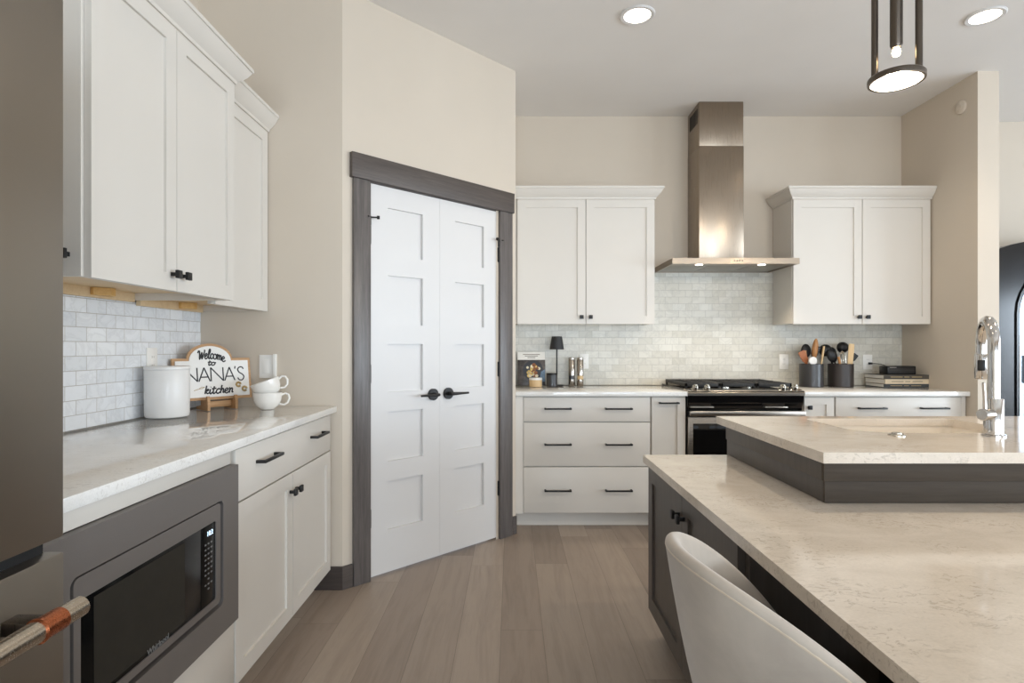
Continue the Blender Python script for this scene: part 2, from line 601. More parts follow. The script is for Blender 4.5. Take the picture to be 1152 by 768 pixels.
    def build(self, name, mat, parent=None, smooth=35, label=None):
        bmesh.ops.recalc_face_normals(self.bm, faces=self.bm.faces[:])
        me = bpy.data.meshes.new(name)
        self.bm.to_mesh(me)
        self.bm.free()
        me.materials.append(mat)
        if smooth:
            me.shade_smooth()
            me.set_sharp_from_angle(angle=R(smooth))
        o = bpy.data.objects.new(name, me)
        COL.objects.link(o)
        if parent is not None:
            o.parent = parent
        if label:
            o['label'] = label
        return o


def tag(o, label, cat, group=None, kind=None):
    o['label'] = label
    o['category'] = cat
    if group:
        o['group'] = group
    if kind:
        o['kind'] = kind
    return o


def thing(name, label, cat, loc=(0, 0, 0), rz=0.0, group=None, rx=0.0, kind=None):
    o = bpy.data.objects.new(name, None)
    o.empty_display_size = 0.1
    COL.objects.link(o)
    o.location = loc
    o.rotation_euler = (rx, 0, rz)
    return tag(o, label, cat, group, kind)


def struct(name, mb, mat, label, cat, smooth=None):
    o = mb.build(name, mat, None, smooth)
    return tag(o, label, cat, None, 'structure')


def copy_tree(o, parent=None):
    c = o.copy()
    COL.objects.link(c)
    if parent is not None:
        c.parent = parent
    for ch in list(o.children):
        copy_tree(ch, c)
    return c


# ------------------------------------------------------------------ room shell
XL, XR, XS, XF = -1.564, 3.025, 3.164, 7.5
YB, YE, YP = 4.51, 2.90, 3.77
H = 3.0
struct('floor', MB().box(-1.75, 7.7, -4.8, 4.85, -0.1, 0.0), M['floor'], 'grey brown oak plank floor', 'floor')
struct('ceiling', MB().box(-1.75, 7.7, -4.8, 4.85, H, H + 0.12), M['ceiling'], 'flat pale grey ceiling with recessed lights', 'ceiling')
struct('wall_left', MB().box(XL - 0.12, XL, -4.6, YE, 0, H), M['wall'], 'beige wall behind the left cabinets', 'wall')
struct('wall_left_end', MB().box(XL - 0.12, -0.848, YE, YE + 0.1, 0, H), M['wall'], 'beige wall at the far end of the left counter', 'wall')
struct('wall_back', MB().box(-0.1, XR, YB, YB + 0.12, 0, H), M['wall'], 'beige back wall behind the range hood', 'wall')
struct('wall_pantry_return', MB().prism([(0.023, YP), (0.023, YB), (-0.1, YB), (-0.1, YP - 0.123)], 0, H), M['wall'], 'short return wall beside the drawer cabinet', 'wall')
struct('wall_right', MB().box(XR, XS, YP, 4.62, 0, H), M['wall'], 'beige wall stub at the right end of the back counter', 'wall')
struct('wall_far', MB().box(XS, XF + 0.1, 4.62, 4.74, 0, H), M['wall'], 'pale wall of the room beyond the wall stub', 'wall')
# pantry wall, 45 degrees, with the double door opening
pw = thing('wall_pantry', 'angled beige wall around the pantry double door', 'wall', (-0.848, YE, 0), R(45), kind='structure')
LP = 1.232
MB().box(0, 0.150, 0, 0.1, 0, H).build('wall_left_of_door', M['wall'], pw, None)
MB().box(1.081, LP, 0, 0.1, 0, H).build('wall_right_of_door', M['wall'], pw, None)
MB().box(0.150, 1.081, 0, 0.1, 2.072, H).build('wall_above_door', M['wall'], pw, None)
# windows of the far right and rear walls (they light the room)
wf = MB()
ys = [-4.6] + [q for w in WIN_R for q in w] + [4.62]
for i in range(0, len(ys), 2):
    wf.box(XF, XF + 0.12, ys[i], ys[i + 1], 0, H)
for a_, b_ in WIN_R:
    wf.box(XF, XF + 0.12, a_, b_, 0, 0.1).box(XF, XF + 0.12, a_, b_, 2.5, H)
struct('wall_far_right', wf, M['wall'], 'wall with three tall windows on the right side of the room', 'wall')
wf = MB()
xs_ = [XL - 0.12] + [q for w in WIN_B for q in w] + [XF + 0.12]
for i in range(0, len(xs_), 2):
    wf.box(xs_[i], xs_[i + 1], -4.6, -4.48, 0, H)
for a_, b_ in WIN_B:
    wf.box(a_, b_, -4.6, -4.48, 0, 0.1).box(a_, b_, -4.6, -4.48, 2.5, H)
struct('wall_rear', wf, M['wall'], 'wall with three tall windows behind the camera', 'wall')
k = 1
for a_, b_ in WIN_R:
    w = thing('window_%d' % k, 'tall window in the right wall, number %d from the rear' % k, 'window', (XF + 0.06, (a_ + b_) / 2, 0.1), kind='structure')
    hw = (b_ - a_) / 2
    MB().box(-.03, .03, -hw, -hw + .05, 0, 2.4).box(-.03, .03, hw - .05, hw, 0, 2.4).box(-.03, .03, -hw, hw, 0, .05).box(-.03, .03, -hw, hw, 2.35, 2.4).box(-.02, .02, -.02, .02, 0, 2.4).build('window_frame', M['door'], w)
    MB().box(-.004, .004, -hw + .05, hw - .05, .05, 2.35).build('pane', M['pane'], w, None)
    k += 1
for a_, b_ in WIN_B:
    w = thing('window_%d' % k, 'tall window in the rear wall, number %d from the fridge side' % (k - 3), 'window', ((a_ + b_) / 2, -4.54, 0.1), kind='structure')
    hw = (b_ - a_) / 2
    MB().box(-hw, -hw + .05, -.03, .03, 0, 2.4).box(hw - .05, hw, -.03, .03, 0, 2.4).box(-hw, hw, -.03, .03, 0, .05).box(-hw, hw, -.03, .03, 2.35, 2.4).box(-.02, .02, -.02, .02, 0, 2.4).build('window_frame', M['door'], w)
    MB().box(-hw + .05, hw - .05, -.004, .004, .05, 2.35).build('pane', M['pane'], w, None)
    k += 1

# baseboards
struct('baseboard_left', MB().box(-0.984, -0.842, YE - 0.014, YE - 0.0005, 0, 0.115, 0.002), M['basebd'], 'dark baseboard at the end of the left cabinets', 'baseboard')
b = struct('baseboard_pantry', MB().box(-0.006, 0.052, -0.014, -0.0005, 0, 0.115, 0.002), M['casing_h'], 'dark baseboard left of the pantry door casing', 'baseboard')
b.location = (-0.848, YE, 0)
b.rotation_euler = (0, 0, R(45))
b = struct('baseboard_corner', MB().box(1.192, LP - 0.001, -0.014, -0.0005, 0, 0.115, 0.002), M['casing_h'], 'dark baseboard right of the pantry door casing', 'baseboard')
b.location = (-0.848, YE, 0)
b.rotation_euler = (0, 0, R(45))

# casing
tr = thing('trim_1', 'grey brown wood casing around the pantry double door', 'door casing', (-0.848, YE, 0), R(45), kind='structure')
MB().box(0.0545, 0.151, -0.02, 0.0, 0.0, 2.0655, 0.002).build('casing_post', M['casing_v'], tr)
MB().box(1.077, 1.186, -0.02, 0.0, 0.0, 2.0655, 0.002).build('casing_post', M['casing_v'], tr)
MB().box(0.040, 1.196, -0.028, 0.0, 2.066, 2.192, 0.002).build('casing_head', M['casing_h'], tr)
MB().box(0.1505, 0.1565, 0.002, 0.1, 0.0, 2.07).box(1.0745, 1.0805, 0.002, 0.1, 0.0, 2.07).box(0.1505, 1.0805, 0.002, 0.1, 2.063, 2.0715).build('jamb', M['casing_v'], tr)

# pantry double door
dr = thing('door_1', 'white double pantry door with five recessed panels per leaf', 'door', (-0.848, YE, 0), R(45), kind='structure')
ZP = [(1.696, 1.950), (1.329, 1.591), (0.968, 1.225), (0.600, 0.863), (0.236, 0.495)]


def lever(leaf, cx, s):
    z = 0.94
    h = MB().cyl((cx, 0.002, z), (cx, -0.012, z), 0.033, seg=36)
    h.cyl((cx, -0.012, z), (cx, -0.045, z), 0.011, seg=20)
    hh = h.build('rose', M['black'], leaf)
    l = MB()
    l.tube([(cx - s * 0.012, -0.047, z), (cx, -0.049, z), (cx + s * 0.03, -0.051, z), (cx + s * 0.07, -0.052, z), (cx + s * 0.115, -0.050, z)], 0.008, 14, True, [0.008, 0.010, 0.0085, 0.007, 0.006])
    l.build('lever', M['black'], hh)


for (x0, x1, pa, pb, hx, s) in ((0.1575, 0.6150, 0.2677, 0.4955, 0.562, -1), (0.6160, 1.0735, 0.7287, 0.9574, 0.672, 1)):
    lf = MB().shaker(x0, x1, 0.012, 2.06, [(pa, pb, a, c) for a, c in ZP], 0.003, 0.036, 0.016).build('door_leaf', M['door'], dr, 30)
    lever(lf, hx, s)
    ex = x0 - 0.003 if s < 0 else x1 + 0.003
    for z in (1.79, 1.07, 0.32):
        MB().box(ex - 0.008, ex + 0.008, -0.002, 0.004, z - 0.045, z + 0.045, 0.001).cyl((ex, -0.006, z - 0.047), (ex, -0.006, z + 0.047), 0.0055, seg=12).build('hinge', M['black'], lf)
    # hinge-pin door stop
    z = 1.875
    MB().cyl((ex, -0.006, z - 0.035), (ex, -0.006, z + 0.012), 0.006, seg=12).tube([(ex, -0.006, z + .006), (ex - s * 0.028, -0.026, z + .006)], 0.004, 10).cyl((ex - s * 0.028, -0.026, z + .006), (ex - s * 0.04, -0.034, z + .006), 0.009, seg=14).tube([(ex, -0.006, z + .006), (ex + s * 0.022, -0.026, z + .006)], 0.0035, 10).build('door_stop', M['black'], lf)

# tile
struct_back = tag(MB().box(0.0245, XR - 0.0015, YB - 0.009, YB - 0.0005, 0.915, 1.783).build('backsplash', M['tile_back'], None, None), 'marble subway tile backsplash on the back wall behind the range', 'backsplash')
tag(MB().box(XL + 0.0005, XL + 0.009, 1.045, YE - 0.001, 0.915, 1.392).build('backsplash', M['tile_left'], None, None), 'marble subway tile backsplash behind the white canister', 'backsplash')

# ------------------------------------------------------------------ cabinets
def pull(parent, cx, z, length=0.18, y=0.0, vertical=False):
    h = length / 2
    m = MB()
    m.box(cx - h, cx + h, y - 0.036, y - 0.026, z - 0.0055, z + 0.0055, 0.0015)
    for s in (-1, 1):
        a = cx + s * (h - 0.006)
        m.box(a - 0.006, a + 0.006, y - 0.030, y + 0.001, z - 0.0055, z + 0.0055, 0.001)
    return m.build('pull', M['black'], parent)


def knob(parent, cx, z, y=0.0, s=0.0135):
    m = MB().box(cx - 0.006, cx + 0.006, y - 0.02, y + 0.001, z - 0.006, z + 0.006, 0.001)
    m.box(cx - s, cx + s, y - 0.03, y - 0.019, z - s, z + s, 0.002)
    return m.build('knob', M['black'], parent)


FR = 0.057


def add_door(root, x0, x1, z0, z1, mat, k=None, fr=FR, name='door'):
    d = MB().shaker(x0, x1, z0, z1, [(x0 + fr, x1 - fr, z0 + fr, z1 - fr)], 0.0, 0.02, 0.009).build(name, mat, root, 30)
    if k:
        knob(d, k[0], k[1])
    return d


def add_drawer(root, x0, x1, z0, z1, mat, pulls=(), pz=None, plen=0.18):
    d = MB().box(x0, x1, 0.0, 0.02, z0, z1, 0.0018).build('drawer', mat, root)
    for p in pulls:
        pull(d, p, pz if pz else (z0 + z1) / 2, plen)
    return d


def base_cabinet(name, label, loc, rz, w, depth, mat, z1=0.883, toe=0.10, group=None):
    t = thing(name, label, 'cabinet', loc, rz, group)
    MB().box(0, w, 0.022, depth, toe, z1).build('carcass', mat, t, None)
    MB().box(0.001, w - 0.001, 0.085, depth - 0.01, 0.0, toe - 0.0005).build('toe_kick', mat, t, None)
    return t


CROWN = [(0, 0), (0.006, 0), (0.008, 0.012), (0.020, 0.022), (0.036, 0.040), (0.046, 0.058), (0.050, 0.066), (0.055, 0.068), (0.055, 0.082), (0, 0.082)]


def wall_cabinet(label, loc, rz, w, depth, z0, zd, mat, doors, crown_path, wood_bottom=False):
    t = thing('wall_cabinet', label, 'cabinet', loc, rz)
    m = MB()
    m.box(0, 0.018, 0.021, depth, z0 + (0.026 if label.endswith('corner') else 0.0), zd).box(w - 0.018, w, 0.021, depth, z0, zd)
    m.box(0.018, w - 0.018, depth - 0.012, depth, z0 + 0.03, zd).box(0.018, w - 0.018, 0.04, depth - 0.012, zd - 0.02, zd)
    m.box(0.018, w - 0.018, 0.021, 0.04, z0, zd)
    m.build('carcass', mat, t, None)
    MB().box(0.018, w - 0.018, 0.04, depth - 0.012, z0 + 0.028, z0 + 0.044).build('bottom_panel', M['cabwood'] if wood_bottom else mat, t, None)
    if wood_bottom:
        MB().box(0.018, w - 0.018, depth - 0.02, depth - 0.0005, z0 - 0.008, z0 + 0.028).build('hanging_rail', M['cabwood'], t, None)
        for cx in doors[2] if len(doors) > 2 else ():
            pass
    MB().sweep(crown_path, [(o, zd + z) for o, z in CROWN]).build('crown_molding', mat, t, 40)
    return t


# back wall bases
YF = 3.86
c = base_cabinet('drawer_cabinet', 'white three-drawer base cabinet between pantry corner and range, six black pulls', (0.0235, YF, 0), 0, 0.901, 0.647, M['cab'])
MB().box(0.0, 0.051, 0.003, 0.02, 0.10, 0.88).build('filler', M['cab'], c, None)
for (z0, z1, pz) in ((0.7135, 0.876, 0.800), (0.4165, 0.7065, 0.563), (0.107, 0.4095, 0.258)):
    add_drawer(c, 0.054, 0.894, z0, z1, M['cab'], (0.281, 0.684), pz)
c = base_cabinet('narrow_cabinet', 'narrow white base cabinet with a black pull on the left of the range', (0.925, YF, 0), 0, 0.233, 0.647, M['cab'])
d = add_door(c, 0.005, 0.228, 0.107, 0.876, M['cab'], None, 0.052)
pull(d, 0.1165, 0.838, 0.13)
c = base_cabinet('narrow_cabinet', 'narrow white base cabinet with a black knob on the right of the range', (1.936, YF, 0), 0, 0.211, 0.647, M['cab'])
add_door(c, 0.008, 0.206, 0.107, 0.876, M['cab'], (0.036, 0.808), 0.05)
c = base_cabinet('drawer_cabinet', 'white base cabinet with one long two-pull drawer below the stacked books', (2.148, YF, 0), 0, 0.872, 0.647, M['cab'])
add_drawer(c, 0.006, 0.838, 0.735, 0.876, M['cab'], (0.24, 0.652), 0.803)
add_door(c, 0.006, 0.420, 0.107, 0.729, M['cab'], (0.392, 0.69))
add_door(c, 0.424, 0.838, 0.107, 0.729, M['cab'], (0.452, 0.69))
MB().box(0.841, 0.871, 0.003, 0.02, 0.10, 0.88).build('filler', M['cab'], c, None)

# back wall uppers
YU = 4.18
DU = YB - YU - 0.0105
c = wall_cabinet('white two-door wall cabinet between pantry corner and range hood', (0.0235, YU, 0), 0, 1.006, DU, 1.378, 2.273, M['cab'], (), [(0, 0.0), (1.006, 0.0), (1.006, DU)])
add_door(c, 0.016, 0.506, 1.374, 2.2715, M['cab'], (0.476, 1.424))
add_door(c, 0.511, 1.003, 1.374, 2.2715, M['cab'], (0.541, 1.424))
c = wall_cabinet('white two-door wall cabinet right of the hood above the utensil crocks', (2.023, YU, 0), 0, 0.9985, DU, 1.378, 2.273, M['cab'], (), [(0, DU), (0, 0.0), (0.9985, 0.0)])
add_door(c, 0.004, 0.497, 1.374, 2.2715, M['cab'], (0.470, 1.424))
add_door(c, 0.502, 0.990, 1.374, 2.2715, M['cab'], (0.530, 1.424))

# left run
XFc = -0.90
DL = -XFc + XL  # negative
DEP = 0.662
c = base_cabinet('drawer_cabinet', 'white base cabinet with a two-pull drawer over two doors, right of the microwave', (XFc, 1.887, 0), R(90), 0.996, DEP, M['cab'])
add_drawer(c, 0.004, 0.990, 0.700, 0.874, M['cab'], (0.235, 0.785), 0.806, 0.165)
add_door(c, 0.004, 0.494, 0.107, 0.694, M['cab'], (0.466, 0.622))
add_door(c, 0.499, 0.990, 0.107, 0.694, M['cab'], (0.527, 0.622))
c = thing('microwave_cabinet', 'white base cabinet housing the built-in microwave beside the fridge', 'cabinet', (XFc, 1.041, 0), R(90))
W_ = 0.844
m = MB()
m.box(0, 0.018, 0.022, DEP, 0.10, 0.883).box(W_ - 0.018, W_, 0.022, DEP, 0.10, 0.883).box(0.018, W_ - 0.018, 0.022, DEP, 0.10, 0.32).box(0.018, W_ - 0.018, 0.022, DEP, 0.84, 0.883).box(0.018, W_ - 0.018, DEP - 0.02, DEP, 0.32, 0.84)
m.box(0.745, W_ - 0.018, 0.022, 0.1, 0.32, 0.84)
m.build('carcass', M['cab'], c, None)
MB().box(0.001, W_ - 0.001, 0.085, DEP - 0.01, 0, 0.0995).build('toe_kick', M['cab'], c, None)
MB().box(0.004, 0.816, 0.0, 0.02, 0.836, 0.878, 0.0015).build('top_rail', M['cab'], c)
MB().box(0.004, 0.838, 0.0, 0.02, 0.107, 0.336, 0.0018).build('drawer', M['cab'], c)

c = wall_cabinet('white two-door wall cabinet on the left, deeper one nearest the fridge', (-1.135, 1.556, 0), R(90), 0.82, 0.417, 1.400, 2.285, M['cab'], (), [(0, 0.426), (0, 0), (0.82, 0), (0.82, 0.02)], True)
add_door(c, 0.010, 0.408, 1.398, 2.2835, M['cab'], (0.380, 1.452))
add_door(c, 0.411, 0.817, 1.398, 2.2835, M['cab'], (0.439, 1.452))
MB().box(-0.022, 0.0005, 0.050, 0.060, 1.452, 1.464).box(-0.03, -0.02, 0.0415, 0.0685, 1.4445, 1.4715, 0.002).build('knob', M['black'], c)


def corner_block(cab, cx, dy, z0, z1):
    MB().prism([(cx - 0.05, dy), (cx + 0.05, dy), (cx + 0.05, dy - 0.012), (cx + 0.012, dy - 0.05), (cx - 0.012, dy - 0.05), (cx - 0.05, dy - 0.012)], z0, z1).build('corner_block', M['block'], cab, None)


corner_block(c, 0.60, 0.395, 1.399, 1.427)
c = wall_cabinet('white single-door wall cabinet on the left, shallower one in the corner', (-1.217, 2.378, 0), R(90), 0.519, 0.335, 1.388, 2.280, M['cab'], (), [(0.0, 0), (0.519, 0)], True)
corner_block(c, 0.34, 0.314, 1.387, 1.415)
add_door(c, 0.003, 0.513, 1.386, 2.2785, M['cab'], (0.036, 1.44))

# worktops
tag(MB().box(XL + 0.0005, -0.875, 1.041, YE - 0.001, 0.8845, 0.914, 0.002).build('worktop', M['quartz_w']), 'glossy white quartz worktop on the left, under the welcome sign', 'worktop')
tag(MB().box(0.0245, 1.1595, 3.83, YB - 0.0005, 0.8845, 0.914, 0.002).build('worktop', M['quartz_w']), 'white quartz worktop between pantry corner and range, under the small lamp', 'worktop')
tag(MB().box(1.9335, XR - 0.001, 3.83, YB - 0.0005, 0.8845, 0.914, 0.002).build('worktop', M['quartz_w']), 'white quartz worktop right of the range, under the utensil crocks', 'worktop')

# ------------------------------------------------------------------ fridge
f = thing('refrigerator', 'stainless steel refrigerator at the left edge with a copper-banded bar handle', 'refrigerator', (-0.80, 0.12, 0), R(90))
FW = 0.917
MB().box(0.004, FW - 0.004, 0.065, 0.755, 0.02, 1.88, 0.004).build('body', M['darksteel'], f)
MB().box(FW / 2 + 0.002, FW, 0.0, 0.06, 0.872, 1.88, 0.004).build('door', M['steel_fridge'], f)
MB().box(0, FW / 2 - 0.002, 0.0, 0.06, 0.872, 1.88, 0.004).build('door', M['steel_fridge'], f)
MB().box(0.01, FW - 0.01, 0.03, 0.064, 0.842, 0.874).build('door_gap', M['gap'], f, None)
dw = MB().box(0, FW, 0.0, 0.06, 0.10, 0.845, 0.003).build('freezer_drawer', M['steel_fridge'], f)
MB().box(0.01, FW - 0.01, 0.02, 0.064, 0.0, 0.098).build('toe_grille', M['gap'], f, None)
hz, hy, hr = 0.766, -0.06, 0.0175
hd = MB().cyl((0.05, hy, hz), (FW - 0.043, hy, hz), hr, seg=36).build('handle', M['steel_handle'], dw)
for s in (0.80, 0.10):
    MB().cyl((s - 0.012, hy, hz), (s + 0.03, hy, hz), hr + 0.0012, seg=36).cyl((s - 0.016, hy, hz), (s - 0.012, hy, hz), hr + 0.003, seg=36).build('copper_band', M['copper'], hd, label='copper band')
    MB().box(s - 0.012, s + 0.022, hy, 0.002, hz - 0.011, hz + 0.011, 0.002).build('handle_post', M['darksteel'], hd)

# ------------------------------------------------------------------ microwave
mw = thing('microwave', 'dark stainless built-in microwave with black glass door below the left worktop', 'microwave', (XFc, 1.041, 0), R(90))
TX0, TX1, TZ0, TZ1 = 0.015, 0.822, 0.340, 0.834
OX0, OX1, OZ0, OZ1 = 0.112, 0.725, 0.428, 0.746


def frame_xz(mb, ox0, ox1, oz0, oz1, ix0, ix1, iz0, iz1, y0, y1, rad=0.0):
    mb.box(ox0, ox1, y0, y1, iz1, oz1).box(ox0, ox1, y0, y1, oz0, iz0).box(ox0, ix0, y0, y1, iz0, iz1).box(ix1, ox1, y0, y1, iz0, iz1)
    return mb


def rrect(x0, x1, z0, z1, r, n=6):
    pts = []
    for cx, cz, a0 in ((x1 - r, z1 - r, 0), (x0 + r, z1 - r, 90), (x0 + r, z0 + r, 180), (x1 - r, z0 + r, 270)):
        for i in range(n + 1):
            a = R(a0 + 90 * i / n)
            pts.append((cx + r * math.cos(a), cz + r * math.sin(a)))
    return pts


def ring_frame(mb, outer, inner, y0, y1):
    n = len(outer)
    f0 = [mb.bm.verts.new((u, y0, v)) for u, v in outer]
    g0 = [mb.bm.verts.new((u, y0, v)) for u, v in inner]
    f1 = [mb.bm.verts.new((u, y1, v)) for u, v in outer]
    g1 = [mb.bm.verts.new((u, y1, v)) for u, v in inner]
    for i in range(n):
        j = (i + 1) % n
        mb.bm.faces.new((f0[i], f0[j], g0[j], g0[i]))
        mb.bm.faces.new((f1[i], f1[j], g1[j], g1[i]))
        mb.bm.faces.new((f0[i], f0[j], f1[j], f1[i]))
        mb.bm.faces.new((g0[i], g0[j], g1[j], g1[i]))
    return mb


ring_frame(MB(), rrect(TX0, TX1, TZ0, TZ1, 0.002, 6), rrect(OX0, OX1, OZ0, OZ1, 0.02, 6), -0.022, 0.021).build('trim_frame', M['blacksteel'], mw)
MB().box(OX0 - 0.02, OX1 + 0.002, 0.05, 0.45, OZ0 + 0.002, OZ1 - 0.002).build('cavity', M['gap'], mw, None)
bx0, bx1, bz0, bz1 = OX0 + 0.009, OX1 - 0.017, OZ0 + 0.015, OZ1 - 0.004
gx0, gx1, gz0, gz1 = 0.141, 0.682, 0.463, 0.695
ring_frame(MB(), rrect(bx0, bx1, bz0, bz1, 0.014), rrect(gx0, gx1, gz0, gz1, 0.010), -0.022, 0.0495).build('bezel', M['blacksteel'], mw)
md = MB().box(gx0, 0.601, -0.0195, 0.0495, gz0, gz1, 0.001).build('door', M['mwglass'], mw)
MB().box(0.181, 0.520, -0.0202, -0.019, 0.474, 0.684).build('window', M['blackwin'], md, None)
MB().text('Whirlpool', 0.021, (0.403, -0.0204, 0.470)).build('logo', M['keyprint'], md, None)
cp = MB().box(0.6025, gx1, -0.0195, 0.0495, gz0, gz1, 0.001).build('control_panel', M['mwglass'], mw)
MB().text('10:2', 0.020, (0.650, -0.0202, 0.668)).build('display', M['digit'], cp, None)
kb = MB()
for rr_ in range(10):
    for cc in range(3):
        x = 0.6265 + cc * 0.016
        z = 0.640 - rr_ * 0.0145
        if rr_ > 6 and cc != 1 and rr_ % 2:
            continue
        kb.box(x - 0.0042, x + 0.0042, -0.0200, -0.0190, z - 0.0022, z + 0.0022)
kb.build('key_print', M['keyprint'], cp, None)

# ------------------------------------------------------------------ range
g = thing('gas_range', 'stainless slide-in gas range with black oven door under the hood', 'range', (1.1625, 3.83, 0), 0)
GW = 0.7675
MB().box(0.002, GW - 0.002, 0.05, 0.67, 0.03, 0.898).build('body', M['black'], g, None)
MB().prism([(0.0, 0.900), (0.0, 0.914), (0.05, 0.926), (0.67, 0.926), (0.67, 0.900)], 0.0, GW, 'YZ').build('cooktop', M['blackgloss'], g, None)
MB().prism([(-0.004, 0.888), (-0.006, 0.905), (0.012, 0.920), (0.10, 0.9285), (0.10, 0.900), (0.05, 0.888)], -0.001, GW + 0.001, 'YZ').build('front_trim', M['steel'], g, None)
MB().prism([(0.002, 0.887), (0.012, 0.84), (0.032, 0.80), (0.032, 0.787), (0.07, 0.787), (0.07, 0.887)], 0.002, GW - 0.002, 'YZ').build('control_panel', M['blackgloss'], g, None)
od = MB().box(0.004, GW - 0.004, 0.012, 0.049, 0.115, 0.745, 0.003).build('oven_door', M['steel'], g)
MB().box(0.004, GW - 0.004, 0.02, 0.049, 0.748, 0.785).build('door_top', M['gap'], od, None)
MB().box(0.036, GW - 0.036, 0.0095, 0.0125, 0.24, 0.702, 0.001).build('oven_window', M['blackgloss'], od)
hd = MB().box(0.003, GW - 0.003, -0.032, -0.010, 0.757, 0.790, 0.006).build('handle', M['steel'], od)
for cx in (0.09, GW - 0.19):
    MB().box(cx - 0.075, cx + 0.075, -0.012, 0.03, 0.808, 0.816, 0.001).build('handle_bracket', M['steel'], od)
MB().box(0.004, GW - 0.004, 0.016, 0.049, 0.035, 0.110, 0.003).build('storage_drawer', M['steel'], g)
for cx in (0.055, 0.134, 0.637, 0.717):
    kb = MB()
    p0 = Vector((cx, 0.035, 0.919))
    ax = Vector((0, -0.42, 0.91)).normalized()
    kb.tube([p0, p0 + ax * 0.008, p0 + ax * 0.010, p0 + ax * 0.034, p0 + ax * 0.038], 0.02, 28, True, [0.026, 0.026, 0.0215, 0.019, 0.016])
    q = p0 + ax * 0.04
    kb.box(q.x - 0.0045, q.x + 0.0045, q.y - 0.016, q.y + 0.016, q.z - 0.008, q.z + 0.006, 0.001)
    kb.build('knob', M['nickel'], g)
for (cx, cy) in ((0.30, 0.19), (0.47, 0.19), (0.16, 0.27), (0.61, 0.27), (0.16, 0.52), (0.61, 0.52)):
    MB().lathe([(0, 0.926), (0.045, 0.926), (0.045, 0.934), (0.034, 0.936), (0.034, 0.944), (0.0, 0.945)], (cx, cy, 0), 28).build('burner', M['nickel'] if cy < 0.2 else M['iron'], g)
for i in range(3):
    x0 = 0.02 + i * 0.2445
    x1 = x0 + 0.238
    gr = MB()
    zt0, zt1 = 0.946, 0.962
    for a, b_, e0, e1 in ((x0, x1, 0.13, 0.146), (x0, x1, 0.624, 0.64), (x0, x0 + 0.016, 0.13, 0.64), (x1 - 0.016, x1, 0.13, 0.64)):
        gr.box(a, b_, e0, e1, zt0 - 0.008, zt1, 0.003)
    for q in range(1, 6):
        yy = 0.13 + q * 0.085
        gr.box(x0 + 0.01, x1 - 0.01, yy - 0.005, yy + 0.005, zt0, zt1, 0.002)
    xm = (x0 + x1) / 2
    gr.box(xm - 0.005, xm + 0.005, 0.14, 0.63, zt0, zt1, 0.002)
    for a in (x0 + 0.008, x1 - 0.008):
        for e in (0.138, 0.632):
            gr.box(a - 0.007, a + 0.007, e - 0.007, e + 0.007, 0.926, zt0, 0.002)
    gr.build('grate', M['iron'], g)

# ------------------------------------------------------------------ hood
h = thing('range_hood', 'stainless chimney range hood on the back wall above the range', 'range hood', (1.1085, 0, 0), 0)
hx0, hx1, hyf, hyb = 0.0, 0.879, 4.01, YB - 0.0095
ch = MB().box(0.2565, 0.5825, 4.235, YB - 0.001, 1.8245, 2.676, 0.002).build('chimney', M['steel_v'], h)
MB().box(0.2585, 0.5805, 4.237, YB - 0.001, 2.6765, H - 0.001, 0.001).build('chimney_extension', M['steel_v'], h)
vt = MB()
for q in range(7):
    yy = 4.28 + q * 0.027
    vt.box(0.2573, 0.2583, yy, yy + 0.016, 2.855, 2.965)
vt.build('vent_slots', M['gap'], h, None)
cb = MB()
z0, z1 = 1.784, 1.824
cb.box(hx0, hx1, hyf, hyf + 0.012, z0, z1).box(hx0, hx0 + 0.012, hyf + .012, hyb, z0, z1).box(hx1 - 0.012, hx1, hyf + .012, hyb, z0, z1).box(hx0 + .012, hx1 - .012, hyb - 0.012, hyb, z0, z1).box(hx0 + .012, hx1 - .012, hyf + .012, hyb - .012, z1 - 0.01, z1)
cb.box(hx0 + .012, hx1 - .012, hyf + .012, hyf + 0.10, z0 + 0.001, z0 + 0.006)
cb.build('canopy', M['steel_h'], h, None)
for i in range(3):
    a = 0.02 + i * 0.2815
    MB().box(a, a + 0.276, hyf + 0.104, hyb - 0.03, z0 + 0.004, z0 + 0.012, 0.002).build('filter', M['panel_grey'], h)
hc = MB().box(0.40, 0.51, hyf - 0.0012, hyf, z0 + 0.008, z1 - 0.004).build('control_strip', M['steel_v'], h, None)
for q in range(4):
    MB().box(0.424 + q * 0.018, 0.434 + q * 0.018, hyf - 0.0025, hyf - 0.001, z0 + 0.016, z0 + 0.026, 0.0005).build('button', M['black'], hc)
for cx in (0.2015, 0.64):
    MB().cyl((cx, hyf + 0.055, z0 - 0.001), (cx, hyf + 0.055, z0 + 0.003), 0.026, seg=28).build('lamp', M['lens_small'], h)
    d = bpy.data.lights.new('hood_spot', 'SPOT')
    d.energy = 7.0
    d.spot_size = R(110)
    d.spot_blend = 0.6
    d.shadow_soft_size = 0.02
    d.color = (1.0, 0.84, 0.62)
    o = bpy.data.objects.new('hood_spot', d)
    COL.objects.link(o)
    o.location = (1.1085 + cx, hyf + 0.055, z0 - 0.012)

